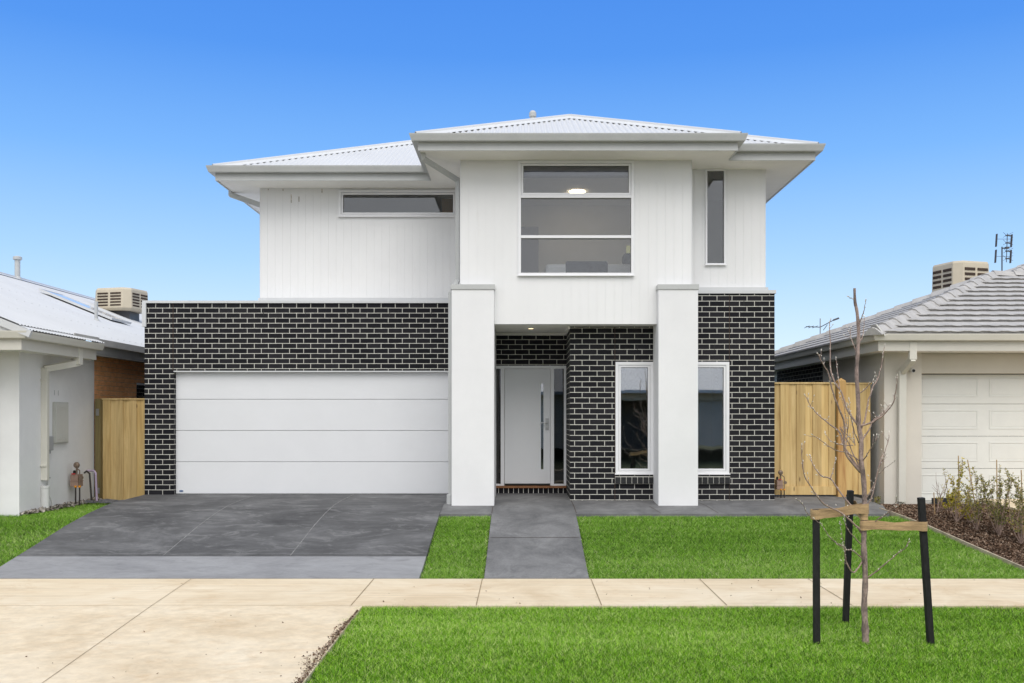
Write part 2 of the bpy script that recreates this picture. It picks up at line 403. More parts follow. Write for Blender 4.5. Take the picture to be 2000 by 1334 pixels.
# ------------------------------------------------------------------ ground profile
PR = [(-60,-.72),(3.9,-.72),(4.0,-.70),(5.5,-.69),(9.53,-.603),(11.03,-.587),(11.5,-.52),(12.3,-.37),(13.1,-.215),(13.8,-.108),(14.36,-.045),(14.95,-.018),(16.0,0),(17,0)]
def P(Y):
    if Y <= PR[0][0]: return PR[0][1]
    for (a, za), (b, zb) in zip(PR, PR[1:]):
        if Y <= b: return za+(zb-za)*(Y-a)/(b-a)
    return 0.0
def G(Y):      # natural ground: stays a little lower than the paving near the houses
    return P(Y) if Y < 13.65 else -.13
def sheet(x0, x1, ys, dz, fn=P, mb=None, thick=0, xl=None, xr=None):
    mb = mb or MB()
    for a, b in zip(ys, ys[1:]):
        xa0 = xl(a) if xl else x0; xb0 = xl(b) if xl else x0; xa1 = xr(a) if xr else x1; xb1 = xr(b) if xr else x1
        mb.quad((xa0,a,fn(a)+dz),(xa1,a,fn(a)+dz),(xb1,b,fn(b)+dz),(xb0,b,fn(b)+dz))
        if thick:
            mb.quad((xa0,a,fn(a)+dz-thick),(xa0,a,fn(a)+dz),(xb0,b,fn(b)+dz),(xb0,b,fn(b)+dz-thick))
            mb.quad((xa1,a,fn(a)+dz),(xa1,a,fn(a)+dz-thick),(xb1,b,fn(b)+dz-thick),(xb1,b,fn(b)+dz))
    if thick:
        a = ys[0]; mb.quad((xl(a) if xl else x0,a,fn(a)+dz-thick),(xr(a) if xr else x1,a,fn(a)+dz-thick),(xr(a) if xr else x1,a,fn(a)+dz),(xl(a) if xl else x0,a,fn(a)+dz))
        a = ys[-1]; mb.quad((xr(a) if xr else x1,a,fn(a)+dz-thick),(xl(a) if xl else x0,a,fn(a)+dz-thick),(xl(a) if xl else x0,a,fn(a)+dz),(xr(a) if xr else x1,a,fn(a)+dz))
    return mb
def yr(a, b, extra=()):
    return sorted({a, b, *[p[0] for p in PR if a < p[0] < b], *extra})

mb = sheet(-400, 400, [-400,-30,-13.2,-6,-2.1,-2.0,3.9,4.0,5.5,9.53,11.03,11.5,12.3,13.1,13.6,14.2,17,60,600], -.045, lambda Y: (G(Y) if Y > -13.3 else -.13))
structure(mb.build('ground', M['lawnsoil']))
structure(sheet(-60, 60, [-2.0, 3.9], -.0, lambda Y: -.735).build('road', M['asphalt']))
mb = MB().box(-60, 60, 3.9, 4.15, -.9, -.62); mb.box(-60, 60, -2.35, -2.0, -.9, -.62)
structure(mb.build('kerb', M['foot'], bevel=.03))
structure(sheet(-30, 30, [9.53, 11.03], 0, P, thick=.08).build('footpath', M['foot']))
cross = sheet(-7.2, -1.63, [4.15, 5.5, 9.526], .002, P, thick=.08)
structure(cross.build('crossover', M['foot']))
structure(sheet(-6.42, -1.22, [11.035, 11.5, 11.86], .006, P, thick=.1).build('driveway_apron', M['drivel']))
structure(sheet(-6.42, -1.22, yr(11.862, 15.99, (14.96,)), .006, P, thick=.12).build('driveway', M['drive']))
structure(sheet(-.45, .79, yr(11.035, 13.78), .006, P, thick=.1).build('path', M['path']))
mb = sheet(-1.216, 5.35, yr(13.782, 14.94), .006, P, thick=.1, xr=lambda Y: 5.42 if Y < 14.2 else 5.55)
mb = sheet(-.44, .765, yr(14.942, 16.2), .006, P, mb=mb)
mb = sheet(4.05, 5.55, yr(14.942, 15.9), .006, P, mb=mb, thick=.1)
structure(mb.build('apron', M['path']))

# slab joints -- saw cuts and expansion joints lying on the paving
mb = MB()
for i in range(-8, 14):
    X = .81+1.28*i
    if X > -1.8 and abs(i-3) > 0: mb.quad((X-.005,9.535,P(9.53)+.004),(X+.005,9.535,P(9.53)+.004),(X+.005,11.025,P(11.03)+.004),(X-.005,11.025,P(11.03)+.004))
mb.quad((-7,9.522,P(9.53)+.006),(-1.75,9.522,P(9.53)+.006),(-1.75,9.53,P(9.53)+.006),(-7,9.53,P(9.53)+.006))
def seg(mb, xa, ya, xb, yb, w, dz):
    ys = sorted({ya, yb, *[p[0] for p in PR if min(ya,yb) < p[0] < max(ya,yb)]})
    for a, b in zip(ys, ys[1:]):
        ua = xa+(xb-xa)*(a-ya)/(yb-ya); ub = xa+(xb-xa)*(b-ya)/(yb-ya)
        mb.quad((ua-w,a,P(a)+dz),(ua+w,a,P(a)+dz),(ub+w,b,P(b)+dz),(ub-w,b,P(b)+dz))
seg(mb, -3.35, 4.3, -3.9, 11.02, .0028, .0065)
structure(mb.build('footpath_joints', M['joint']))
mb = MB()
for x in (-4.52, -2.9): seg(mb, x-.05, 11.88, x+.03, 15.9, .007, .011)
mb.quad((-6.3,11.93,P(11.93)+.0115),(-1.26,11.93,P(11.93)+.0115),(-1.26,11.942,P(11.942)+.0115),(-6.3,11.942,P(11.942)+.0115))
structure(mb.build('driveway_joints', M['jointd']))
mb = MB()
seg(mb, .80, 13.8, .78, 14.93, .004, .011); seg(mb, 2.05, 13.8, 1.95, 14.3, .004, .011); seg(mb, 2.9, 13.8, 2.75, 14.9, .004, .011); seg(mb, -.45, 13.8, -.45, 14.3, .004, .011)
mb.quad((-.43,12.6,P(12.6)+.011),(.77,12.6,P(12.6)+.011),(.77,12.61,P(12.61)+.011),(-.43,12.61,P(12.61)+.011))
structure(mb.build('path_joints', M['rust']))

# neighbour's pale drive at the right, mulch bed
def edge_x(Y): return 5.45+(14.1-Y)*(.75/2.8)
structure(sheet(7.55, 14, yr(11.035, 15.5), .004, lambda Y: P(Y)-.03, thick=.1).build('side_driveway', M['foot']))
structure(sheet(0, 0, yr(11.035, 15.3, (13.65, 13.9)), -.012, lambda Y: P(Y) if Y < 13.9 else -.10, xl=edge_x, xr=lambda Y: 7.55).build('mulch_bed', M['mulchbase']))
mb = MB()
ys = yr(11.04, 14.15)
for a, b in zip(ys, ys[1:]):
    for s0, s1, h in ((0, .022, .018),):
        xa, xb = edge_x(a)-.03, edge_x(b)-.03
        mb.quad((xa,a,P(a)+h),(xa+.025,a,P(a)+h),(xb+.025,b,P(b)+h),(xb,b,P(b)+h))
        mb.quad((xa,a,P(a)-.05),(xa,a,P(a)+h),(xb,b,P(b)+h),(xb,b,P(b)-.05))
        mb.quad((xa+.025,a,P(a)+h),(xa+.025,a,P(a)-.05),(xb+.025,b,P(b)-.05),(xb+.025,b,P(b)+h))
mb.quad((edge_x(11.04)-.03,11.04,P(11.04)-.05),(edge_x(11.04)-.005,11.04,P(11.04)-.05),(edge_x(11.04)-.005,11.04,P(11.04)+.018),(edge_x(11.04)-.03,11.04,P(11.04)+.018))
tag(mb.build('garden_edging', plain('weathered_edging', (.46, .39, .29), .85, var=.15, nscale=9)), 'thin timber edging between the front lawn and the bark mulch bed', 'edging')

# ------------------------------------------------------------------ scattered stuff (numpy)
def np_mesh(name, V, faces_n, mat, var):
    me = bpy.data.meshes.new(name); nv = len(V); nf = nv//faces_n
    me.vertices.add(nv); me.vertices.foreach_set('co', V.astype(np.float32).ravel())
    me.loops.add(nv); me.loops.foreach_set('vertex_index', np.arange(nv, dtype=np.int32))
    me.polygons.add(nf); me.polygons.foreach_set('loop_start', np.arange(0, nv, faces_n, dtype=np.int32))
    me.polygons.foreach_set('loop_total', np.full(nf, faces_n, dtype=np.int32))
    me.update(calc_edges=True); a = me.attributes.new('var', 'FLOAT', 'POINT'); a.data.foreach_set('value', var.astype(np.float32))
    me.materials.append(mat); o = bpy.data.objects.new(name, me); COL.objects.link(o); return o
PRx = np.array([p[0] for p in PR]); PRz = np.array([p[1] for p in PR])
def Pn(Y): return np.interp(Y, PRx, PRz)
def blades(name, areas, mat, label, hmin, hmax, w, hb=.014, sd=.17):
    Vs = []; vs = []
    for (x0, x1, y0, y1, dens, mask) in areas:
        n = int((x1-x0)*(y1-y0)*dens); x = np.random.uniform(x0, x1, n); y = np.random.uniform(y0, y1, n)
        if mask is not None: k = mask(x, y); x = x[k]; y = y[k]
        n = len(x); z = np.where(y < 13.65, Pn(y), np.maximum(-.13, -.13))-.04
        cl = np.sin(x*17.3+np.sin(y*15.1)*2)*np.sin(y*18.7+np.sin(x*14.3)*2)        # clumping
        h = np.random.uniform(hmin, hmax, n)*(1+.4*cl)+hb
        a = np.random.uniform(0, 2*np.pi, n); la = np.random.uniform(0, 2*np.pi, n); ln = np.random.uniform(.2, 1.9, n)*h
        ww = w*np.random.uniform(.6, 1.3, n)
        v = np.zeros((n, 3, 3))
        v[:,0] = np.stack([x-np.cos(a)*ww, y-np.sin(a)*ww, z], 1); v[:,1] = np.stack([x+np.cos(a)*ww, y+np.sin(a)*ww, z], 1)
        v[:,2] = np.stack([x+np.cos(la)*ln, y+np.sin(la)*ln, z+h], 1)
        Vs.append(v.reshape(-1,3)); vr = np.clip(np.random.normal(.45, sd, n), 0, 1); dry = np.random.rand(n) < .03; vr[dry] = 1.0
        vs.append(np.repeat(vr, 3))
    o = np_mesh(name, np.concatenate(Vs), 3, mat, np.concatenate(vs)); return tag(o, label, 'grass', kind='stuff')
def m_verge(x, y):
    rag = .035*np.sin(y*9)+.03*np.sin(y*23+1)+np.random.normal(0, .02, len(x))
    return (x > -1.645+rag) & (y < 9.525+np.random.normal(0, .012, len(x)))
blades('verge_grass', [(-1.7, 4.6, 5.2, 9.56, 14000, m_verge), (4.6, 8, 7.6, 9.56, 6000, None), (-11, -7.2, 5.2, 9.5, 600, None)], M['grassn'],
       'dense bright green grass of the nature strip in front of the footpath', .008, .026, .0034, .028, .36)
def m_lawn(x, y): return (x < edge_x(y)-.035) 
def m_left(x, y): return (y < 14.0) | (x > -7.50)
blades('lawn_grass', [(.805, 6.3, 11.04, 13.77, 8000, m_lawn), (-1.205, -.465, 11.04, 13.77, 8000, None), (-7.5, -6.44, 11.04, 16.2, 5200, None), (-9.5, -7.5, 11.04, 13.95, 4500, None)],
       M['grassf'], 'short mown green lawn between the footpath and the houses', .014, .032, .0036, .022, .30)
# soil crumbs along the edge of the crossover
def chips(name, n, fx, mat, label, cat, smin, smax, flat=.35, dz=.0):
    x, y, z = fx(n); n = len(x); base = np.array([(-1,-1,0),(1,-1,0),(1,1,0),(-1,1,0)], dtype=float)
    s = np.random.uniform(smin, smax, n); asp = np.random.uniform(.25, .8, n); a = np.random.uniform(0, 2*np.pi, n); ti = np.random.normal(0, flat, n); tj = np.random.normal(0, flat, n)
    v = np.zeros((n, 4, 3))
    for k in range(4):
        bx = base[k,0]*s; by = base[k,1]*s*asp
        X = bx*np.cos(a)-by*np.sin(a); Yv = bx*np.sin(a)+by*np.cos(a)
        v[:,k] = np.stack([x+X, y+Yv, z+dz+bx*ti+by*tj+s*.25], 1)
    return tag(np_mesh(name, v.reshape(-1,3), 4, mat, np.repeat(np.random.rand(n), 4)), label, cat, kind='stuff')
def f_mulch(n):
    y = np.random.uniform(11.05, 15.3, n); x = edge_x(y)+np.random.rand(n)*(7.55-edge_x(y)); z = np.where(y < 13.9, Pn(y), -.10)-.008
    return x, y, z
chips('bark_mulch', 60000, f_mulch, M['chips'], 'brown bark chip mulch around the shrubs at the right', 'mulch', .004, .015, .5)
def f_crumb(n):
    y = np.random.uniform(4.5, 9.3, n); x = -1.635-np.abs(np.random.normal(0, .028, n))*(1+1.6*np.sin(y*3.1)**2)*np.clip((9.4-y)/1.5, .15, 1); x[:160] = np.random.uniform(-6, -1.7, 160); x[160:230] = np.random.uniform(-1.7, 6, 70); y[160:230] = np.random.uniform(9.6, 11.0, 70); return x, y, Pn(y)+.006
chips('soil_crumbs', 2600, f_crumb, M['chips'], 'brown soil crumbs spilled along the verge edge onto the crossover', 'soil', .003, .010, .5)
def f_gravel(n):
    t = np.random.rand(n); y = 14.0+t*2.4; x = -7.52+np.abs(np.random.normal(0, .07, n)); return x, y, np.full(n, -.125)
chips('gravel', 1500, f_gravel, M['stone'], 'loose gravel along the foot of the white side wall at the left', 'gravel', .012, .03, .6)

# ------------------------------------------------------------------ roof helpers
def corr_roof(mb, x0, x1, y0, y1, z0, tan, sides='FLRB', pitch=.088, amp=.014, lim=None, step=6):
    W = min(x1-x0, y1-y0)/2; nl = math.sqrt(1+tan*tan)
    E = {'F': ((x0,y0),(1,0),(0,1),x1-x0), 'R': ((x1,y0),(0,1),(-1,0),y1-y0), 'B': ((x1,y1),(-1,0),(0,-1),x1-x0), 'L': ((x0,y1),(0,-1),(1,0),y1-y0)}
    for sd in sides:
        o, d, inn, L = E[sd]; n = int(L/pitch*step); i0 = len(mb.v); cnt = 0
        for i in range(n+1):
            u = L*i/n
            if lim and sd in lim and not (lim[sd][0] <= u <= lim[sd][1]): continue
            t = max(0.0, min(u, L-u, W)); h = amp*math.cos(2*math.pi*u/pitch)
            ox = -inn[0]*tan/nl*h; oy = -inn[1]*tan/nl*h; oz = h/nl
            ex, ey = o[0]+d[0]*u, o[1]+d[1]*u
            mb.v += [(ex+ox, ey+oy, z0+oz), (ex+inn[0]*t+ox, ey+inn[1]*t+oy, z0+tan*t+oz)]; mb.var += [.5, .5]; cnt += 1
        for i in range(cnt-1):
            a = i0+2*i; mb.f.append((a, a+2, a+3, a+1))
def hips(x0, x1, y0, y1, z0, tan):
    W = min(x1-x0, y1-y0)/2; zt = z0+tan*W
    if x1-x0 <= y1-y0: r = ((x0+W, y0+W, zt), (x0+W, y1-W, zt)); c = [((x0,y0,z0), r[0]), ((x1,y0,z0), r[0]), ((x0,y1,z0), r[1]), ((x1,y1,z0), r[1])]
    else: r = ((x0+W, y0+W, zt), (x1-W, y0+W, zt)); c = [((x0,y0,z0), r[0]), ((x0,y1,z0), r[0]), ((x1,y0,z0), r[1]), ((x1,y1,z0), r[1])]
    return c, r
def ridge_cap(mb, a, b, w=.13, up=.035, drop=.03, r=.022):
    """rolled sheet-metal ridge cap"""
    a, b = Vector(a), Vector(b); d = (b-a).normalized(); a = a+d*.05; sd = d.cross(Vector((0,0,1))).normalized(); nz = sd.cross(d)
    prof = [(-w, -drop), (-r, up-.01), (-r*.7, up+r*.8), (0, up+r*1.2), (r*.7, up+r*.8), (r, up-.01), (w, -drop)]
    i0 = len(mb.v)
    for p in (a, b):
        for o, z in prof: mb.v.append(tuple(p+sd*o+nz*z)); mb.var.append(.5)
    n = len(prof)
    for j in range(n-1): mb.f.append((i0+j, i0+j+1, i0+n+j+1, i0+n+j))
def tile_roof(mb, x0, x1, y0, y1, z0, tan, sides='FL', course=.31, lip=.052, tw=.30, k=6):
    W = min(x1-x0, y1-y0)/2
    E = {'F': ((x0,y0),(1,0),(0,1),x1-x0), 'R': ((x1,y0),(0,1),(-1,0),y1-y0), 'B': ((x1,y1),(-1,0),(0,-1),x1-x0), 'L': ((x0,y1),(0,-1),(1,0),y1-y0)}
    for sd in sides:
        o, d, inn, L = E[sd]; n = int(L/tw*k); rows = int(W/course)+1
        for rI in range(rows):
            t0, t1 = rI*course, (rI+1)*course+.02; sh = (rI % 2)*tw/2; vv = random.random()
            prev = None
            for i in range(n+1):
                u = L*i/n; tm = max(0, min(u, L-u, W)); a, b = min(t0, tm), min(t1, tm)
                if b-a < .001: prev = None; continue
                ph = ((u+sh) % tw)/tw
                lp = lip*(1 if sd == 'F' else .5)+(.007*math.cos(2*math.pi*ph) if sd == 'F' else 0)
                if ph < 1.0/k and sd == 'F': lp -= .006
                ex, ey = o[0]+d[0]*u, o[1]+d[1]*u
                sb = min(.035, b-a) if sd == 'F' else 0
                q = [(ex+inn[0]*(a+sb), ey+inn[1]*(a+sb), z0+tan*(a+sb)-.006), (ex+inn[0]*(a+sb), ey+inn[1]*(a+sb), z0+tan*(a+sb)+lp-.012), (ex+inn[0]*a, ey+inn[1]*a, z0+tan*a+lp-.012), (ex+inn[0]*a, ey+inn[1]*a, z0+tan*a+lp), (ex+inn[0]*b, ey+inn[1]*b, z0+tan*b+.004)]
                if prev:
                    i0 = len(mb.v); mb.v += prev+q; mb.var += [vv]*10
                    mb.f += [(i0+k_, i0+k_+5, i0+k_+6, i0+k_+1) for k_ in range(4)]
                prev = q
def tile_caps(mb, a, b, L=.38, w=.15, up=.075, drop=.045):
    a, b = Vector(a), Vector(b); tot = (b-a).length; d = (b-a)/tot; sd = d.cross(Vector((0,0,1))).normalized(); nz = sd.cross(d); n = max(1, int(tot/L))
    for i in range(n):
        p0 = a+d*(tot*i/n); p1 = a+d*(tot*(i+1)/n+.03); j = random.uniform(-.004, .004)
        prof = [(-w, -drop), (-w*.92, -drop+.02), (-w*.35, up*.8), (0, up), (w*.35, up*.8), (w*.92, -drop+.02), (w, -drop)]
        i0 = len(mb.v); m = len(prof)
        for p, q in ((p0, .022), (p1, -.004)):
            for o, z in prof: mb.v.append(tuple(p+sd*o*(1.04 if q > 0 else 1)+nz*(z+q+j))); mb.var.append(.5)
        for k in range(m-1): mb.f.append((i0+k, i0+k+1, i0+m+k+1, i0+m+k))
        mb.f.append(tuple(i0+k for k in range(m)))
GUT = [(0, 0), (.085, 0), (.092, .012), (.098, .03), (.118, .085), (.122, .105), (.112, .105), (.10, .09), (.08, .03), (.0, .03)]

# ------------------------------------------------------------------ THE HOUSE
H = empty('house', (-.5, 16, 0), 'two storey house with black brick lower walls and white boarded upper walls', 'house')
ZS = 5.32; YB, YU, YD, YBAY, YP, YR, YRU = 15.9, 16.3, 16.17, 14.53, 14.36, 14.95, 15.06
XL, XG0, XG1 = -6.43, PX(343,16.0), -1.06
zgt = PZ(724, YB)                         # top of the garage opening
# brickwork of the garage
mb = MB()
mb.box(XL, XG0, YB, YB+.24, -.3, zgt); mb.box(XL, -1.02, YB, YB+.24, zgt, 3.262)
mb.box(XL, XL+.24, YB+.24, 26, -.3, 3.0)
mb.box(-1.06, -.80, YB, 17, -.3, zgt)
mb.build('garage_brick_wall', M['brick'], H)
# brick around the entry and the right-hand room
W1 = (PX(1202,YR), PX(1276,YR), PZ(926,YR), PZ(707,YR)); W2 = (PX(1350,YR), PX(1424,YR), PZ(926,YR), PZ(707,YR))
XRB = 4.04; XE = .765
mb = MB(); wall_y(mb, XE, 2.64, -.2, 2.772, YR, YR+.24, [W1])
wall_y(mb, 2.64, XRB, -.2, 3.30, YR, YR+.24, [W2])
mb.box(XE, XE+.24, YR+.24, YD+.1, -.2, 2.772)
mb.box(XRB-.24, XRB, YR+.24, 26, -.2, 3.30)
mb.build('room_brick_wall', M['brick'], H)
mb = MB(); zdt = PZ(714, YD)
mb.box(-.50, XE-.001, YD, YD+.24, zdt, 2.772); mb.build('brick_over_entry', M['brick'], H)
mb = MB(); mb.box(-.50, XE-.002, YD-.02, YD+.2, -.05, PZ(953, YD)); mb.build('entry_step', M['brickdark'], H)
# render piers
def pier(x0, x1, y0, y1, top):
    mb = MB().box(x0, x1, y0, y1, -.15, top); o = mb.build('pillar', M['render'], H, bevel=.006)
    c = MB().box(x0-.012, x1+.012, y0-.015, min(y1, YBAY-.01), top, top+.075); c.build('pillar_cap', M['gut'], o)
    return o
ztp = PZ(565, YP)
pier(PX(882,YP), PX(965,YP), YP, YBAY+.12, ztp)
pier(PX(1286,YP), PX(1363.5,YP), YP, YR-.003, ztp)
MB().box(-1.0, -.45, YBAY+.12, YD+.2, -.15, 2.765).build('entry_side_wall', M['render'], H)
# trim where pier tops meet the bay (below-bay part of right pier hidden under cladding)
# upper walls: grooved boards on a backing
BW = (PX(1012,YBAY), PX(1238,YBAY), PZ(539,YBAY), PZ(314,YBAY))
SW = (PX(662,YU), PX(893.5,YU), PZ(424,YU), PZ(372,YU))
TW = (PX(1377.5,YRU), PX(1417,YRU), PZ(518,YRU), PZ(331,YRU))
XA, XB_, XC = -.956, 2.63, 3.92
zu = PZ(584, YU)
mb = MB(); wall_y(mb, -4.57, XA+.05, zu, ZS, YU, YU+.14, [SW]); mb.box(-4.57, -4.43, YU+.14, 28, zu-.4, ZS)
boards_y(mb, -4.575, XA, zu+.02, ZS, YU, [SW]); boards_x(mb, -4.57, YU+.02, 28, zu-.3, ZS, -1)
mb.build('left_upper_wall', M['clad'], H)
mb = MB(); zb = PZ(633, YBAY)
wall_y(mb, XA, XB_, zb, ZS, YBAY, YBAY+.14, [BW]); mb.box(XA, XA+.14, YBAY+.14, YU-.01, zb, ZS); mb.box(XB_-.14, XB_, YBAY+.14, YRU+.2, zb, ZS)
boards_y(mb, XA-.007, XB_+.007, zb, ZS, YBAY, [BW]); boards_x(mb, XA, YBAY+.002, YU-.01, zb, ZS, -1); boards_x(mb, XB_, YBAY+.002, YRU-.008, zb, ZS, 1)
mb.build('bay_wall', M['clad'], H)
mb = MB(); zr = PZ(563, YRU); wall_y(mb, XB_, XC, zr, ZS, YRU, YRU+.14, [TW]); mb.box(XC-.14, XC, YRU+.14, 28, zr-.1, ZS)
boards_y(mb, XB_+.01, XC+.004, zr, ZS, YRU, [TW]); boards_x(mb, XC, YRU+.02, 28, zr-.1, ZS, 1)
mb.build('right_upper_wall', M['clad'], H)
for px_, pa, pb in ((524, 369, 371.5), (553, 369, 373), (569, 380, 396), (584, 384, 394), (629, 369, 377)):
    MB().box(PX(px_,YU)-.007, PX(px_,YU)+.007, YU-.0045, YU-.003, PZ(pb,YU), PZ(pa,YU)).build('drip_stain', plain('drip_stain', (.62, .55, .47), .9, var=.3, nscale=20, bump=0), H)
# corner beads
for x, y in ((-4.577, YU-.009), (XA-.009, YBAY-.010), (XB_+.002, YBAY-.010), (XC-.004, YRU-.009)):
    MB().box(x, x+.008, y, y+.008, {(-4.577):zu+.02}.get(x, zr if x > 3 else 3.4), ZS).build('corner_trim', M['alu'], H)
# flashings & parapet caps
mb = MB(); mb.box(XL-.03, -1.02, YB-.03, YU-.02, 3.262, 3.305); mb.build('parapet_cap', M['cap'], H)
mb = MB(); mb.box(XL-.034, XL+.035, YB-.034, YB+.3, 2.86, 3.262); mb.box(XL-.034, XL, YB+.3, 26, 2.9, 3.262); mb.build('barge_flashing', M['cap'], H)
mb = MB(); mb.box(-4.6, -1.0, YU-.03, YU-.009, 3.305, zu+.015); mb.build('wall_flashing', M['cap'], H)
mb = MB(); mb.box(XL+.01, -1.0, YU-.02, 26, 3.15, 3.30); mb.build('garage_roof', M['roofw'], H)
mb = MB(); mb.box(2.70, XRB+.02, YR-.025, YRU-.009, 3.30, 3.355); mb.box(XC+.01, XRB+.02, YRU-.009, 26, 3.30, 3.355); mb.box(2.64, XC+.02, YR-.0, YRU-.008, 3.355, zr+.001); mb.build('brick_cap_flashing', M['cap'], H)
# porch ceiling
mb = MB(); mb.box(-.50, XB_-.14, YBAY+.1, YD+.1, 2.775, 2.83); mb.box(-.45, XE, YD-.03, YD-.001, 2.735, 2.774); mb.box(XE-.03, XE-.001, YR, YD-.03, 2.735, 2.774)
o = mb.build('porch_ceiling', M['soffit'], H)
xl_, yl_ = PX(1037, 15.2), 15.25
MB().lathe((xl_, yl_, 2.768), [(.055, 0), (.055, .01)], 20).build('downlight_rim', M['alu'], o)
MB().lathe((xl_, yl_, 2.766), [(.04, 0), (.04, .01)], 20).build('downlight_lens', M['lampw'], o)
# expansion joints
for x, z0_, z1_, y in ((PX(338,YB), zgt, 3.26, YB), (PX(1424.5,YR), -.02, 3.29, YR), (PX(1201,YR), -.02, 2.77, YR)):
    MB().box(x-.005, x+.005, y-.002, y+.01, z0_, z1_).build('expansion_joint', M['rust'], H)
for px_ in (515, 597, 679, 761, 843): MB().box(PX(px_,YB)-.005, PX(px_,YB)+.005, YB-.002, YB+.01, PZ(617,YB), PZ(606,YB)).build('weep_hole', M['rubber'], H)
for px_, py_ in ((1453, 591), (1395, 678), (1245, 678)): MB().box(PX(px_,YR)-.005, PX(px_,YR)+.005, YR-.002, YR+.01, PZ(py_+5,YR), PZ(py_-5,YR)).build('weep_hole', M['rubber'], H)
# garage door
GY = 16.0
g = MB(); zs_ = [PZ(964.5,GY), PZ(902,GY), PZ(841,GY), PZ(780,GY), PZ(724,GY)+.03]
for a, b in zip(zs_, zs_[1:]):
    g.box(XG0+.004, XG1+.12, GY, GY+.04, a+.004, b-.004)
gd = g.build('garage_door', M['garage'], H, bevel=.004)
MB().box(XG0+.002, XG1+.12, GY+.02, GY+.06, 0.02, zgt+.05).build('door_backing', M['gut'], gd)
MB().box(XG0+.004, XG1+.12, GY-.004, GY+.03, .006, zs_[0]+.001).build('rubber_seal', M['rubber'], gd)
bd = MB(); bd.lathe((PX(354,GY), GY-.001, PZ(959,GY)), [(.038, 0), (.034, .006)], 20, 'y'); o = bd.build('maker_badge', M['badge'], gd)
zc_ = sum(v.co.z for v in o.data.vertices)/len(o.data.vertices)
for v in o.data.vertices: v.co.z = zc_+(v.co.z-zc_)*.45
MB().box(XG0, XG1+.12, YB+.002, GY-.001, zgt-.022, zgt+.0).build('lintel', M['cap'], H)
# front door
D = bpy.data.objects
fy = YD-.01
x0, x1 = -.50, XE-.004; zb0, zt0 = PZ(948.5,YD), zdt-.003
mA, mB_, mC, mD_ = PX(978,YD), PX(985,YD), PX(1075,YD), PX(1082,YD)
mb = MB(); mb.box(x0, x1, fy, fy+.1, zt0-.05, zt0); mb.box(mA, mB_, fy, fy+.1, zb0, zt0-.05); mb.box(mC, mD_, fy, fy+.1, zb0, zt0-.05); mb.box(x1-.04, x1, fy, fy+.1, zb0, zt0-.05)
mb.box(x0, mA, fy, fy+.1, zb0, zb0+.03); mb.box(mD_, x1-.04, fy, fy+.1, zb0, zb0+.03)
fd = mb.build('front_door', M['alu'], H)
sx0, sx1 = PX(1056.5,YD), PX(1061.5,YD); sz0, sz1 = PZ(917,YD), PZ(749,YD)
mb = MB(); wall_y(mb, mB_+.006, mC-.006, zb0+.035, zt0-.055, fy+.03, fy+.07, [(sx0, sx1, sz0, sz1)]); mb.build('door_leaf', M['garage'], fd)
MB().box(sx0, sx1, fy+.045, fy+.052, sz0, sz1).build('glass_strip', M['glassl'], fd)
MB().box(mB_, mC, fy+.02, fy+.07, zb0+.012, zb0+.03).build('door_seal', M['rubber'], fd)
MB().box(x0, mA, fy+.05, fy+.058, zb0+.03, zt0-.05).build('side_light', M['glassd'], fd)
MB().box(mD_, x1-.04, fy+.05, fy+.058, zb0+.03, zt0-.05).build('side_light', M['glassd'], fd)
hx = PX(1068.5,YD)
mb = MB().box(hx-.028, hx+.028, fy+.012, fy+.03, PZ(840,YD), PZ(817,YD)); mb.tube([(hx, fy+.01, PZ(826,YD)), (hx, fy-.035, PZ(826,YD)), (hx-.02, fy-.045, PZ(826,YD)), (hx-.12, fy-.045, PZ(826,YD))], .009, 8)
mb.lathe((hx+.002, fy+.012, PZ(835,YD)), [(.017, 0), (.014, .014)], 14, 'y'); mb.build('door_handle', M['steel'], fd, bevel=.002)
MB().box(x0, x1, fy-.05, fy+.1, PZ(953,YD)+.002, zb0-.002).build('door_sill', M['sill'], fd)
# hall behind the front door
mb = MB(); yy0, yy1 = YD+.25, 19.5
for q in (((-.9,yy0,0),(-.9,yy1,0),(-.9,yy1,2.7),(-.9,yy0,2.7)), ((1.0,yy0,0),(1.0,yy1,0),(1.0,yy1,2.7),(1.0,yy0,2.7)), ((-.9,yy1,0),(1,yy1,0),(1,yy1,2.7),(-.9,yy1,2.7)), ((-.9,yy0,.01),(1,yy0,.01),(1,yy1,.01),(-.9,yy1,.01)), ((-.9,yy0,2.7),(1,yy0,2.7),(1,yy1,2.7),(-.9,yy1,2.7))): mb.quad(*q)
mb.build('hall_interior', M['dim'], H)

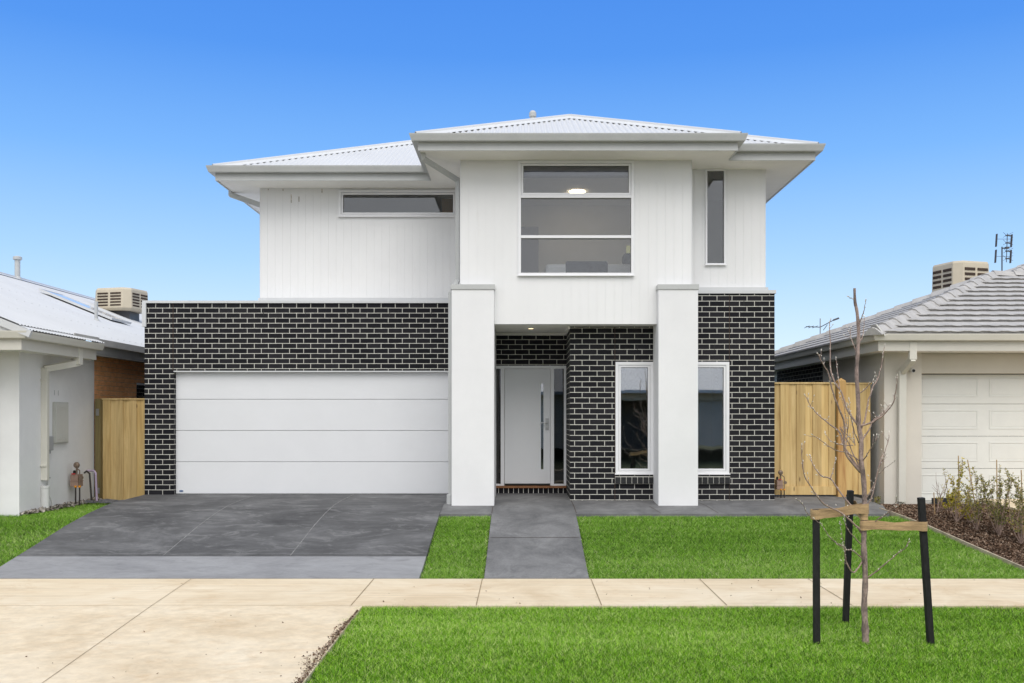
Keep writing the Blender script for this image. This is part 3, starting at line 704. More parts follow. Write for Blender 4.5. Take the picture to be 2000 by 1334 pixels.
def window(r, Y, fw=.05, proud=.03, trans=(), sash=None, gm='glass', label=None, sill=.012, deep=.09, inner=.02):
    x0, x1, z0, z1 = r; mb = MB(); y0, y1 = Y-proud, Y+deep
    mb.box(x0, x1, y0, y1, z1-fw, z1); mb.box(x0, x1, y0, y1, z0, z0+fw); mb.box(x0, x0+fw, y0, y1, z0+fw, z1-fw); mb.box(x1-fw, x1, y0, y1, z0+fw, z1-fw)
    zsn = [z0+fw]
    for t in trans: mb.box(x0+fw, x1-fw, y0+.002, y1, t-.022, t+.022)
    mb.box(x0-sill, x1+sill, y0-.018, y0-.001, z0-.008, z0+.012)
    o = mb.build('window', M['alu'], H, bevel=.003)
    if label: o['label'] = label
    cells = []; lo = z0+fw
    for t in list(trans)+[None]:
        hi = z1-fw if t is None else t-.022
        cells.append((lo, hi)); lo = (t or 0)+.022
    for k, (a, b) in enumerate(cells):
        xa, xb = x0+fw, x1-fw
        if sash is not None and k in sash:
            s_ = .036; f = MB(); ya = y0+.012
            f.box(xa+.004, xb-.004, ya, ya+.05, b-s_, b-.004); f.box(xa+.004, xb-.004, ya, ya+.05, a+.004, a+s_); f.box(xa+.004, xa+s_, ya, ya+.05, a+s_, b-s_); f.box(xb-s_, xb-.004, ya, ya+.05, a+s_, b-s_)
            f.build('sash', M['alu'], o, bevel=.002); xa += s_; xb -= s_; a += s_; b -= s_
        MB().box(xa, xb, y0+.05, y0+.056, a, b).build('pane', M[gm], o)
        rb = MB(); e = .006
        rb.box(xa, xb, y0+.045, y0+.05, b-e, b); rb.box(xa, xb, y0+.045, y0+.05, a, a+e*.6); rb.box(xa, xa+e*.7, y0+.045, y0+.05, a, b); rb.box(xb-e*.7, xb, y0+.045, y0+.05, a, b)
        rb.build('glazing_seal', M['rubber'], o)
    return o
bw = window(BW, YBAY, .045, .035, (PZ(463,YBAY), PZ(384.5,YBAY)), {2}, 'glassu', 'large white framed window of three stacked panes in the bay')
window(SW, YU, .04, .035, (), {0}, 'glassu', 'long low white framed window under the left eaves')
window(TW, YRU, .028, .03, (), None, 'glassu', 'tall narrow white framed window on the upper right')
window(W1, YR, .05, .02, (), {0}, 'glass', 'tall white framed window between the entry and the right pillar')
window(W2, YR, .05, .02, (), {0}, 'glass', 'tall white framed window right of the right pillar')
# sloping brick sills
for wx0, wx1 in ((W1[0], W1[1]), (W2[0], W2[1])):
    nb = 7; st = (wx1-wx0+.02)/nb; mb = MB(); mm = MB()
    mm.box(wx0-.008, wx1+.008, YR-.045, YR+.02, PZ(945,YR)+.004, PZ(930,YR))
    for i in range(nb):
        xx = wx0-.01+i*st+.005; xe = xx+st-.011; a = PZ(929,YR)
        i0 = len(mb.v); ya, yb = YR-.055, YR+.02
        mb.v += [(xx,ya,a-.125),(xe,ya,a-.125),(xe,yb,a-.125),(xx,yb,a-.125),(xx,ya,a-.025),(xe,ya,a-.025),(xe,yb,a+.004),(xx,yb,a+.004)]
        mb.f += [(i0,i0+3,i0+2,i0+1),(i0+4,i0+5,i0+6,i0+7),(i0,i0+1,i0+5,i0+4),(i0+1,i0+2,i0+6,i0+5),(i0+2,i0+3,i0+7,i0+6),(i0+3,i0,i0+4,i0+7)]; mb.var += [.5]*8
    o = mb.build('brick_sill', plain('sill_brick', (.014, .014, .017), .6, var=.3, nscale=14), H, bevel=.004); mm.build('sill_mortar', plain('sill_mortar_mix', (.5, .49, .45), .9, var=.1), o)

# rooms behind the glass (seen through it)
def room(name, x0, x1, y0, y1, z0, z1, mat):
    mb = MB(); mb.quad((x0,y0,z0),(x0,y1,z0),(x0,y1,z1),(x0,y0,z1)); mb.quad((x1,y1,z0),(x1,y0,z0),(x1,y0,z1),(x1,y1,z1)); mb.quad((x0,y1,z0),(x1,y1,z0),(x1,y1,z1),(x0,y1,z1)); mb.quad((x0,y0,z0),(x1,y0,z0),(x1,y1,z0),(x0,y1,z0)); mb.quad((x0,y0,z1),(x0,y1,z1),(x1,y1,z1),(x1,y0,z1))
    return mb.build(name, mat, H)
br = room('bedroom_interior', -.80, 2.48, YBAY+.145, 17.6, 2.95, 5.31, M['room'])
MB().lathe((.97, 16.5, 5.287), [(.13, 0), (.135, .02)], 28).build('ceiling_lamp', M['lamp'], br)
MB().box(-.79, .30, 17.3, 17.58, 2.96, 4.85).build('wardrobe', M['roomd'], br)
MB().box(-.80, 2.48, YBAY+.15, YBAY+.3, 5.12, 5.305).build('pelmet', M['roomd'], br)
mb = MB(); mb.box(.38, 2.3, 15.5, 17.2, 3.2, 3.87); o = mb.build('bed', M['bedw'], br, bevel=.06)
mb = MB(); mb.box(.72, 1.42, 15.47, 17.22, 3.25, 3.91); mb.build('bed_throw', M['bedg'], br, bevel=.03)
mb = MB(); mb.lathe((1.87, 15.95, 4.0), [(.02, -.06), (.13, -.05), (.17, 0), (.13, .05), (.02, .06)], 20, 'y'); mb.build('round_cushion', M['bedg'], br, smooth=True)
mb = MB(); mb.obox((2.18, 16.1, 3.99), (.16, 0, .03), (0, .25, 0), (-.08, 0, .2)); mb.build('pillow', M['bedw'], br, bevel=.05)
room('study_interior', -3.6, -1.02, YU+.145, 19, 3.4, 5.31, M['room'])
MB().box(-1.46, -1.04, 17.0, 18.2, 3.42, 5.30).build('brown_panel', plain('brown_panel_face', (.40, .20, .09), .6, var=.1), bpy.data.objects['study_interior'])  # plain brown block at the right end of the room
room('ensuite_interior', 2.64, 3.77, YRU+.145, 17.2, 3.4, 5.31, M['room'])
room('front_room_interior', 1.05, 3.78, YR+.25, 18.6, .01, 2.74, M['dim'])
MB().box(PX(1228,YBAY)-.035, PX(1228,YBAY)+.03, YBAY+.023, YBAY+.026, PZ(494,YBAY), PZ(479,YBAY)).build('paper_note', M['yellow'], bw)

# roof
TN = .432; Z0 = 5.50
mb = MB()
corr_roof(mb, -5.22, 4.56, 15.64, 29.6, Z0-.004, TN, 'FLRB')
corr_roof(mb, -1.40, 4.60, 14.40, 26, Z0-.002, TN, 'FR')
corr_roof(mb, -1.614, 3.28, 13.87, 24, Z0, TN, 'FLR')
roof = mb.build('roof', M['roofw'], H, smooth=True)
mb = MB()
for (rc, zz, ks) in (((-5.22, 4.56, 15.64, 29.6), Z0-.004, (0,2,3)), ((-1.40, 4.60, 14.40, 26), Z0-.002, (1,)), ((-1.614, 3.28, 13.87, 24), Z0, (0,1))):
    c, r = hips(*rc, zz, TN)
    for k in ks: ridge_cap(mb, c[k][0], c[k][1])
    ridge_cap(mb, r[0], r[1])
mb.build('ridge_cap', M['cap'], roof, smooth=False)
vx, vy = PX(1040.5, 19.3), 19.3; vz = Z0+TN*(vy-15.64)
mb = MB().lathe((vx, vy, vz-.1), [(.055, 0), (.055, PZ(222,vy)-vz+.03), (.075, PZ(222,vy)-vz+.035), (.075, PZ(218,vy)-vz+.07), (.05, PZ(217,vy)-vz+.10)], 16); mb.build('vent_pipe', M['gut'], roof)
FP = [(-5.14, 29.4), (-5.14, 15.72), (-1.534, 15.72), (-1.534, 13.95), (3.20, 13.95), (3.20, 14.48), (4.52, 14.48), (4.52, 29.4)]
mb = MB().sweep(FP, [(0, 5.30), (.0195, 5.30), (.0195, 5.47), (0, 5.47)]); fa = mb.build('fascia', M['gut'], H)
mb = MB().sweep(FP, [(o+.02, z+5.42) for o, z in GUT]); mb.build('gutter', M['gut'], H)
# soffit as strips so nothing overlaps
mb = MB()
for a, b, c, d in ((-5.14, -4.57, 15.72, 29.4), (-4.57, -1.534, 15.72, YU), (-1.534, XA, 13.95, YU), (XA, 3.20, 13.95, YBAY), (XB_, 3.20, YBAY, YRU), (3.20, 4.52, 14.48, YRU), (XC, 4.52, YRU, 29.4)):
    mb.box(a, b, c, d, 5.315, 5.322)
mb.build('soffit', M['soffit'], H)
# downpipes with square section
def rpipe(pts, w=.045, d=.03, mat=None, name='downpipe', parent=None, base=None):
    mb = MB(); P_ = [Vector(p) for p in pts]
    for a, b in zip(P_, P_[1:]):
        t = (b-a); L = t.length; t.normalize(); ref = Vector((0,1,0)) if abs(t.y) < .7 else Vector((1,0,0))
        u = t.cross(ref).normalized(); v = u.cross(t)
        mb.obox((a+b)/2, u*w, v*d, t*(L/2+.018))
    return mb.build(name, mat, parent, bevel=.004)
yk = YBAY+.35
rpipe([(-1.50, 14.1, 5.40), (-1.50, 14.15, 5.24), (-1.02, 14.72, 5.06), (-1.02, 14.75, 3.48), (-1.075, 14.62, 3.33), (-1.118, 14.55, 3.25), (-1.118, 14.55, .12)], .032, .032, M['gut'], 'downpipe', H)
dpb = MB().lathe((-1.13, 14.55, -.06), [(.05, 0), (.05, .17), (.04, .18)], 14); dpb.build('downpipe_base', M['gut'], H)
rpipe([(-5.17, 16.6, 5.42), (-5.17, 16.6, 5.27), (-4.62, 16.62, 5.08), (-4.62, 16.62, 3.3)], .045, .03, M['gut'], 'downpipe', H)
rpipe([(4.50, 17.6, 5.42), (4.50, 17.6, 5.27), (3.98, 17.6, 5.02), (3.98, 17.6, 3.36)], .045, .03, M['gut'], 'downpipe', H)

# ------------------------------------------------------------------ LEFT NEIGHBOUR
LH = empty('left_house', (-10, 16, -.13), 'single storey white rendered house with a white steel roof at the left edge', 'house')
XW = -7.54
mb = MB(); mb.box(-16, XW, 14.0, 14.2, -.3, 2.48); mb.box(XW-.2, XW, 14.2, 16.45, -.3, 2.60); mb.box(-8.75, -7.86, 13.9, 14.0, -.3, 2.48)
mb.build('render_wall', M['creamw'], LH)
mb = MB(); mb.box(XW-.24, XW-.02, 16.45, 18.3, -.3, 2.60); mb.box(XW-.24, XW-.02, 18.3, 19.2, -.3, .9); mb.box(XW-.24, XW-.02, 18.3, 19.2, 2.0, 2.6); mb.box(XW-.24, XW-.02, 19.2, 29.5, -.3, 2.6)
mb.build('brick_wall', M['tanbrick'], LH)
mb = MB(); mb.box(XW-.1, XW-.035, 18.3, 19.2, .9, .94); mb.box(XW-.1, XW-.035, 18.3, 19.2, 1.96, 2.0); mb.box(XW-.1, XW-.035, 18.3, 18.34, .94, 1.96); mb.box(XW-.1, XW-.035, 19.16, 19.2, .94, 1.96)
o = mb.build('window', M['alu'], LH); MB().box(XW-.075, XW-.068, 18.34, 19.16, .94, 1.96).build('pane', M['glassd'], o)
mb = MB(); T2 = .404
def corr_plane_x(mb, xe, xr, y0, y1, z0, tan, pitch=.088, amp=.009, step=6):
    n = int((y1-y0)/pitch*step); i0 = len(mb.v); nl = math.sqrt(1+tan*tan); sg = 1 if xr < xe else -1
    for i in range(n+1):
        y = y0+(y1-y0)*i/n; h = amp*math.cos(2*math.pi*i/step); ox = sg*tan/nl*h
        mb.v += [(xe+ox, y, z0+h/nl), (xr+ox, y, z0+abs(xe-xr)*tan+h/nl)]; mb.var += [.5, .5]
    for i in range(n): a = i0+2*i; mb.f.append((a, a+2, a+3, a+1))
corr_plane_x(mb, -7.12, -12.0, 13.2, 30, 2.635, T2); corr_plane_x(mb, -16.88, -12.0, 13.2, 30, 2.635, T2)
corr_plane_x(mb, -7.00, -7.5, 13.2, 15.65, 2.566, T2)
lr = mb.build('roof', M['roofw'], LH, smooth=True)
mb = MB(); ridge_cap(mb, (-12, 13.15, 2.635+4.88*T2), (-12, 30, 2.635+4.88*T2)); mb.build('ridge_cap', M['cap'], lr)
mb = MB(); mb.poly([(-7.1, 13.24, 2.5), (-12, 13.24, 4.46), (-16.9, 13.24, 2.5)]); mb.poly([(-16.9, 13.30, 2.5), (-12, 13.30, 4.46), (-7.1, 13.30, 2.5)]); mb.build('gable_wall', M['creamw'], LH)
mb = MB(); u_ = Vector((-1, 0, T2)).normalized(); mb.obox(Vector((-9.5, 13.21, 2.545+T2*2.48-.02)), u_*2.75, (0, .025, 0), Vector((T2, 0, 1)).normalized()*.05); mb.build('barge_cap', M['cap'], LH)
# roof screws
mb = MB()
for iy in range(60):
    for ix in range(6):
        y = 14.9+iy*.26; x = -7.35-ix*.85; mb.lathe((x, y, 2.635+T2*(-7.12-x)+.006), [(.012, 0), (.010, .008)], 6)
tag(mb.build('roof_screws', M['cap'], lr), None, kind='stuff')
mb = MB().sweep([(-15, 13.3), (-7.12, 13.3), (-7.12, 15.66)], [(o, z+2.44) for o, z in GUT]); mb.build('gutter', M['cream'], LH)
mb = MB().sweep([(-15, 13.3), (-7.14, 13.3), (-7.14, 15.60), (XW, 15.60)], [(0, 2.28), (.018, 2.28), (.018, 2.45), (0, 2.45)]); mb.build('fascia', plain('cream_fascia', (.60, .58, .52), .5, var=.02), LH)
mb = MB().box(-15, -7.14, 13.3, 14.0, 2.30, 2.305); mb.box(XW, -7.14, 14.0, 15.60, 2.30, 2.305); mb.build('soffit', M['soffit'], LH)
mb = MB().sweep([(-7.24, 14.9), (-7.24, 29.9)][::-1] if False else [(-7.24, 15.66), (-7.24, 15.661)], [(0, 0), (.01, 0), (.01, .01), (0, .01)])
mb = MB().box(-7.24, -7.11, 15.70, 30, 2.53, 2.64); mb.box(-7.13, -7.11, 14.85, 15.70, 2.60, 2.66); mb.build('side_gutter', plain('grey_steel_gutter', (.42, .41, .39), .5, var=.04), LH)
mb = MB().box(-7.30, -7.245, 15.70, 30, 2.38, 2.56); mb.box(XW, -7.245, 15.70, 30, 2.40, 2.41); mb.build('side_fascia', M['gut'], LH)
# box beam with downpipe off the eave
yd = 14.62
mb = MB(); mb.box(-7.20, -7.11, 15.0, 15.12, 2.17, 2.46); mb.build('gutter_drop', M['cream'], LH, bevel=.004)
rpipe([(-7.16, 15.06, 2.20), (-7.49, 14.66, 2.08), (-7.49, 14.66, .35)], .05, .035, M['cream'], 'downpipe', LH)
MB().lathe((-7.49, 14.66, -.16), [(.062, 0), (.062, .36), (.066, .37), (.066, .40), (.05, .405)], 18).build('pvc_sleeve', M['pvc'], LH, smooth=False)
for z in (.55, 1.9): MB().box(-7.54, -7.45, 14.60, 14.72, z, z+.02).build('pipe_clip', M['cream'], LH)
# meter box on the side wall
my0, my1 = 14.98, 15.42
mzt, mzb = PZ(785, 15.0), PZ(866, 15.05)
mb = MB().box(XW, XW+.05, my0, my1, mzb, mzt); mbx = mb.build('meter_box', M['mbox'], LH, bevel=.006)
mb = MB().box(XW+.05, XW+.058, my0+.02, my1-.02, mzb+.02, mzt-.02); 
for zc in (mzt-.09, mzb+.09):
    for rr, cnt in ((0, 4), (1, 3), (2, 1)):
        for k in range(cnt): mb.box(XW+.058, XW+.066, (my0+my1)/2+(k-(cnt-1)/2)*.07-.02, (my0+my1)/2+(k-(cnt-1)/2)*.07+.02, zc+rr*.028-.03, zc+rr*.028-.022)
mb.build('meter_door', plain('meter_door_paint', (.56, .56, .52), .5, var=.02), mbx, bevel=.002)
iy = 14.80
mb = MB().box(XW, XW+.075, iy-.07, iy+.08, PZ(880,iy), PZ(852,iy)); mb.box(XW+.02, XW+.06, iy-.02, iy+.03, PZ(886,iy), PZ(880,iy)); ib = mb.build('isolator_box', M['greybox'], LH, bevel=.008)
MB().tube([(XW+.035, iy+.0, PZ(884,iy)), (XW+.035, iy, .12), (XW+.06, iy+.04, .0), (XW+.07, iy+.07, -.14)], .013, 8).build('conduit', M['pvc'], ib)
for z in (.35, .9): MB().box(XW, XW+.055, iy-.02, iy+.02, z, z+.02).build('pipe_saddle', M['greybox'], ib)
for k in (0, .12): MB().box(XW, XW+.004, 15.05+k, 15.056+k, PZ(772,15), PZ(762,15)).build('wall_weep', M['jointd'], LH)

# vent pipes on the left roof, cooler, solar panel
def zr_left(x): return 2.635+T2*(-7.12-x)
vx = PX(34, 22.2)
mb = MB().lathe((-12.0, 22.2, 4.55), [(.12, 0), (.08, .1), (.062, .12), (.062, .50), (.10, .52), (.10, .58), (.06, .60)], 16); mb.build('vent_pipe', M['gut'], lr)
vx = -8.85; mb = MB().lathe((vx, 19.4, zr_left(vx)-.03), [(.09, 0), (.055, .05), (.035, .07), (.035, .42)], 14); mb.build('vent_pipe', M['gut'], lr)
sp = empty('solar_panel', (-9.9, 21.2, 3.9), 'slim solar panel, painted pale for reflected sky, lying on the white roof at the left', 'solar panel')
def onroof(x, y, dz): return (x, y, zr_left(x)+dz)
tx = Vector((1, 0, -T2)).normalized(); nzv = Vector((T2, 0, 1)).normalized()
c0 = Vector(onroof(-9.9, 21.2, .07)); mb = MB(); mb.obox(c0, tx*.86, Vector((0,.5,0)), nzv*.018); mb.build('collector', M['solar'], sp)
mb = MB()
for q in (-.5, .5): mb.obox(c0+Vector((0,q,0)), tx*.875, Vector((0,.014,0)), nzv*.026)
for q in (-.86, .86): mb.obox(c0+tx*q, tx*.014, Vector((0,.485,0)), nzv*.026)
mb.build('panel_frame', M['cap'], sp)
mb = MB()
for q in (-.6, .6):
    for w_ in (-.4, .4): mb = MB(); mb.obox(c0+tx*q+Vector((0,w_,0))-nzv*.05, tx*.02, Vector((0,.02,0)), nzv*.03); mb.build('bracket', M['pole'], sp)
pass
def cooler(name, cx, cy, zb, w, d, h, yaw, label, cant=0, skirt=.18, group='evaporative coolers on the roofs'):
    e = empty(name, (cx, cy, zb), label, 'cooler', group)
    rot = Matrix.Rotation(yaw, 3, 'Z'); c = Vector((cx, cy, zb)); ch = .16
    out = [(-w/2+ch,-d/2),(w/2-ch,-d/2),(w/2,-d/2+ch),(w/2,d/2-ch),(w/2-ch,d/2),(-w/2+ch,d/2),(-w/2,d/2-ch),(-w/2,-d/2+ch)]
    def ring(s, z): return [tuple(c+rot@Vector((x*s, y*s, z))) for x, y in out]
    mb = MB(); rings = [ring(.9, 0), ring(1.0, .06), ring(.97, h-.05), ring(.93, h)]; i0 = 0
    for r_ in rings: mb.v += r_; mb.var += [.5]*8
    for k in range(3):
        for j in range(8): a = k*8+j; b = k*8+(j+1)%8; mb.f.append((a, b, b+8, a+8))
    mb.f.append(tuple(range(24, 32))); mb.f.append(tuple(range(8))[::-1])
    mb.build('cooler_case', M['cooler'], e, bevel=.012)
    n = 5
    faces = [((0,-d/2), (1,0), w-2*ch, (0,-1)), ((-w/2,0), (0,-1), d-2*ch, (-1,0)), ((w/2,0), (0,1), d-2*ch, (1,0))]
    for (ox, oy), (tx_, ty_), L, (nx, ny) in faces:
        lv = MB()
        for half in (-1, 1):
            for k in range(n):
                z = .11+k*(h-.2)/n; hw = L*.20; mid = half*L*.245
                cc = c+rot@Vector((ox*.985+tx_*mid+nx*.006, oy*.985+ty_*mid+ny*.006, z+.02))
                lv.obox(cc, rot@Vector((tx_*hw, ty_*hw, 0)), rot@Vector((nx*.008, ny*.008, 0)), Vector((0,0,(h-.2)/n*.27)))
        lv.build('louvre', M['coolerd'], e, bevel=.012)
    MB().box(cx-w*.3, cx+w*.3, cy-d*.3, cy+d*.3, zb-skirt-.25, zb+.01).build('duct_base', M['pole'], e)
    return e
cy_ = 24.3
cooler('evaporative_cooler', PX(238,cy_), cy_, PZ(610,cy_), 1.10, 1.0, .58, R(-14), 'beige box cooler with brown louvres on the white roof left of the house')
# gas meter at left
def gas_meter(cx, cy, zb, side, label, lift=.42, sc_=.74):
    """side=+1: mounted to a wall at -X"""
    e = empty('gas_meter', (cx, cy, zb), label, 'gas meter', 'gas meters beside the house walls')
    mb = MB(); mb.box(cx-.09, cx+.09, cy-.12, cy+.12, zb+lift, zb+lift+.12); mb.box(cx-.085, cx+.085, cy-.115, cy+.115, zb+lift+.13, zb+lift+.27); mb.box(cx-.1, cx+.1, cy-.13, cy+.13, zb+lift+.118, zb+lift+.132); mb.build('meter_case', M['gasbox'], e, bevel=.015)
    mb = MB()
    for q in (-.04, .05): mb.tube([(cx+q+.07, cy-.11, zb-.03), (cx+q+.07, cy-.11, zb+lift+.03)], .017, 8)
    mb.build('riser_pipe', M['blackpipe'], e)
    mb = MB()
    for q in (-.04, .05): mb.lathe((cx+q+.07, cy-.11, zb+lift-.02), [(.025, 0), (.03, .01), (.03, .035), (.02, .045)], 12)
    mb.build('pipe_collar', M['orange'], e)
    mb = MB().lathe((cx+.03, cy-.06, zb+lift+.48), [(.03, -.04), (.06, -.03), (.072, 0), (.06, .03), (.03, .04)], 14, 'y'); mb.tube([(cx+.03, cy-.06, zb+lift+.27), (cx+.03, cy-.06, zb+lift+.48)], .02, 8); mb.tube([(cx+.12, cy-.11, zb+lift+.02), (cx+.12, cy-.11, zb+lift+.36), (cx+.03, cy-.08, zb+lift+.42)], .014, 8)
    mb.lathe((cx+.15, cy-.08, zb+lift+.20), [(.045, 0), (.045, .05)], 12, 'y'); mb.build('regulator', M['brass'], e, smooth=False)
    mb = MB().box(cx-.05, cx+.03, cy-.14, cy-.12, zb+lift+.275, zb+lift+.30); mb.build('meter_tag', M['red'], e)
    MB().lathe((cx-.05, cy, zb+lift+.27), [(.03, 0), (.03, .08), (.015, .09)], 10).build('valve_cap', M['rubber'], e)
    e.scale = (sc_, sc_, sc_)
    return e
gas_meter(-7.42, 15.55, -.14, 1, 'pinkish gas meter with a round brass regulator on the white side wall at the left')
gas_meter(PX(1526,15.35)-.02, 15.42, -.02, 1, 'pinkish gas meter at the right end of the black brick wall', .26, .58)
mb = MB().tube([(-7.50, 16.0, .37), (-7.44, 15.95, .40), (-7.38, 15.93, .36), (-7.33, 15.90, -.14)], .016, 8); tag(mb.build('water_pipe', M['blackpipe']), 'bent dark brown pipe rising from the gravel at the left gate', 'pipe')
mb = MB().tube([(-7.50, 16.1, .40), (-7.36, 16.05, .40), (-7.33, 16.05, .36), (-7.31, 16.05, -.14)], .018, 8); tag(mb.build('water_pipe', M['lilac']), 'bent lilac pipe rising from the gravel at the left gate', 'pipe')
# slate pavers by the left gate
mb = MB()
for i in range(7):
    x = -7.25+i*.11+random.uniform(-.03,.03); y = 15.75+random.uniform(-.12,.15)
    mb.obox((x, y, -.105+random.uniform(0,.02)), (random.uniform(.06,.13), random.uniform(-.03,.03), random.uniform(-.015,.015)), (random.uniform(-.03,.03), random.uniform(.06,.12), 0), (0,0,.012))
tag(mb.build('rubble_heap', M['slate']), 'low heap of grey slate rubble in front of the left gate', 'rubble')

# ------------------------------------------------------------------ FENCES
def palings(mb, x0, x1, y, z0, z1, w=.105):
    x = x0; k = 0
    while x < x1-.01:
        e = min(x+w, x1); k += 1; dy = -.016 if k % 2 else 0
        mb.box(x-.006 if k % 2 else x, e+.006 if k % 2 else e, y+dy, y+dy+.015, z0+random.uniform(-.005,.005), z1, random.uniform(.1, .95)); x += w
F1 = empty('paling_fence', (-6.9, 16.5, -.15), 'short pine paling gate between the left house and the garage', 'fence', 'pine paling fences beside the house')
fy1 = 16.5; zt = PZ(781, fy1); zbm = PZ(982, fy1)
mb = MB(); palings(mb, -7.40, -6.45, fy1, zbm, zt, .118); mb.build('palings', M['pine'], F1)
MB().box(-7.43, -6.45, fy1-.03, fy1+.05, zt, zt+.028).build('capping', M['pine'], F1, bevel=.004)
o = MB().box(-7.515, -7.415, fy1-.08, fy1+.02, -.3, zt+.02).build('post', M['pinepost'], F1, bevel=.005)
MB().box(-7.49, -7.44, fy1-.09, fy1-.08, 1.35, 1.47).build('hinge', M['steel'], o); MB().box(-7.48, -7.43, fy1-.09, fy1-.08, -.02, .08).build('hinge', M['steel'], o)
MB().box(-7.40, -6.45, fy1+.015, fy1+.055, .2, .29).build('rail', M['pine'], F1)
F2 = empty('paling_fence', (4.9, 15.6, -.02), 'wide pine paling gate and fence between the black brick wall and the beige house', 'fence', 'pine paling fences beside the house')
fy2 = 15.62; zt = PZ(750, fy2); zbm = PZ(966, fy2); xp0, xp1 = PX(1633,fy2), PX(1648,fy2)
mb = MB(); palings(mb, 4.05, xp0-.03, fy2, zbm, zt, .135); palings(mb, xp1+.005, 5.83, fy2+.02, zbm, zt-.005, .125); mb.build('palings', M['pine'], F2)
mb = MB(); mb.box(4.05, xp0-.01, fy2-.03, fy2+.05, zt, zt+.028); mb.box(xp1, 5.85, fy2-.01, fy2+.06, zt-.004, zt+.024); mb.build('capping', M['pine'], F2, bevel=.004)
MB().box(4.05, xp0-.01, fy2-.04, fy2-.018, zbm-.0, zbm+.14, .7).build('plinth', M['pine'], F2)
mb = MB().box(xp0, xp1, fy2-.11, fy2+.02, -.1, zt+.05); mb.poly([(xp0,fy2-.11,zt+.05),(xp1,fy2-.11,zt+.05),((xp0+xp1)/2,fy2-.045,zt+.10)]); mb.poly([(xp1,fy2-.11,zt+.05),(xp1,fy2+.02,zt+.05),((xp0+xp1)/2,fy2-.045,zt+.10)]); mb.poly([(xp0,fy2+.02,zt+.05),(xp0,fy2-.11,zt+.05),((xp0+xp1)/2,fy2-.045,zt+.10)])
mb.build('post', M['orangepost'], F2)
MB().box(xp0-.028, xp0-.006, fy2-.012, fy2+.06, -.02, zt+.02).build('gate_gap', M['pinepost'], F2)

# ------------------------------------------------------------------ RIGHT NEIGHBOUR
RH = empty('right_house', (9, 18, -.1), 'single storey beige rendered house with grey roof tiles at the right edge', 'house')
YN = 15.4; XN = 5.97; gx0 = PX(1790, 15.6)
zgd = PZ(730, 15.6); ZE = PZ(684, 14.95)
mb = MB(); mb.box(XN, gx0, YN, YN+.22, -.25, 2.62); mb.box(XN, XN+.22, YN+.22, 18.55, -.25, 2.62); 
mb.build('render_wall', M['beige'], RH)
mb = MB(); mb.box(gx0, 13.2, YN+.03, YN+.25, zgd, 2.62); mb.build('lintel_panel', M['beiged'], RH)
mb = MB(); mb.box(XN+.03, XN+.24, 18.55, 22.0, -.25, 2.62); mb.box(XN+.24, 12, 21.9, 22.0, -.25, 2.62); mb.build('black_brick_wall', M['brick'], RH)
mb = MB(); mb.box(7.2, 7.4, 22.0, 31, -.2, 2.6); mb.build('rear_wall', M['creamw'], RH)
# sectional door with pressed panels
zj = [PZ(978,15.6), PZ(915,15.6), PZ(852,15.6), PZ(789,15.6), zgd+.02]; mb = MB(); yd_ = 15.6
for a, b in zip(zj, zj[1:]): mb.box(gx0, 13.2, yd_, yd_+.04, a+.003, b-.003)
nd = mb.build('garage_door', M['greydoor'], RH, bevel=.003)
mb = MB(); pw = 113*yd_/F; pg = 22*yd_/F
for a, b in zip(zj, zj[1:]):
    x = gx0+.06
    while x+pw < 13.1:
        za, zb2 = a+.12, b-.10
        fr = [(x, x+pw, zb2-.018, zb2), (x, x+pw, za, za+.018), (x, x+.018, za+.018, zb2-.018), (x+pw-.018, x+pw, za+.018, zb2-.018)]
        for q in fr: mb.box(q[0], q[1], yd_-.007, yd_, q[2], q[3])
        mb.box(x+.04, x+pw-.04, yd_-.003, yd_, za+.04, zb2-.04); x += pw+pg
mb.build('pressed_panels', M['greydoor'], nd, bevel=.004)
MB().box(gx0, 13.2, yd_-.01, yd_+.03, zgd-.012, zgd).build('door_gap', M['rubber'], nd)
MB().box(gx0, 13.2, 15.3, 15.62, -.3, zj[0]-.004).build('garage_slab', plain('slab_edge', (.42, .41, .38), .9, var=.08), RH)
MB().box(gx0+.12, gx0+.55, 15.27, 15.3, -.09, .0).build('slab_dark_block', M['rubber'], RH)  # black block standing on the front face of the slab
# roof
T3 = .395; ZR = 2.64; rc = (5.54, 19.5, 14.78, 22.44)
mb = MB(); tile_roof(mb, *rc, ZR, T3, 'FL'); rc2 = (6.6, 21, 17.9, 32.0); tile_roof(mb, *rc2, ZR, T3, 'FL', k=4)
rr_ = mb.build('roof', M['tile'], RH)
# underlay closing the back slopes
mb = MB(); W_ = (rc[3]-rc[2])/2; c, r = hips(*rc, ZR-.02, T3)
mb.quad((rc[0],rc[3],ZR-.02), (rc[1],rc[3],ZR-.02), r[1], r[0]); c2, r2 = hips(*rc2, ZR-.02, T3); mb.poly([(rc2[0],rc2[3],ZR-.02), (rc2[1],rc2[3],ZR-.02), r2[1], r2[0]]) 
mb.build('rear_slope', M['tile'], rr_)
mb = MB()
c, r = hips(*rc, ZR, T3); tile_caps(mb, *c[0]); tile_caps(mb, *c[1]); tile_caps(mb, *r)
c, r = hips(*rc2, ZR, T3); tile_caps(mb, *c[0]); tile_caps(mb, *c[1]); tile_caps(mb, *r)
mb.build('ridge_tiles', M['tile'], rr_)
GP = [(5.68, 22.3), (5.68, 14.90), (19, 14.90)]
mb = MB().sweep(GP, [(o*.95, z+ZR-.10) for o, z in GUT]); mb.build('gutter', M['cream'], RH)
mb = MB().sweep([(5.70, 22.3), (5.70, 14.92), (19, 14.92)], [(0, ZR-.26), (.018, ZR-.26), (.018, ZR-.07), (0, ZR-.07)]); mb.build('fascia', plain('cream_fascia_board', (.58, .56, .50), .5, var=.02), RH)
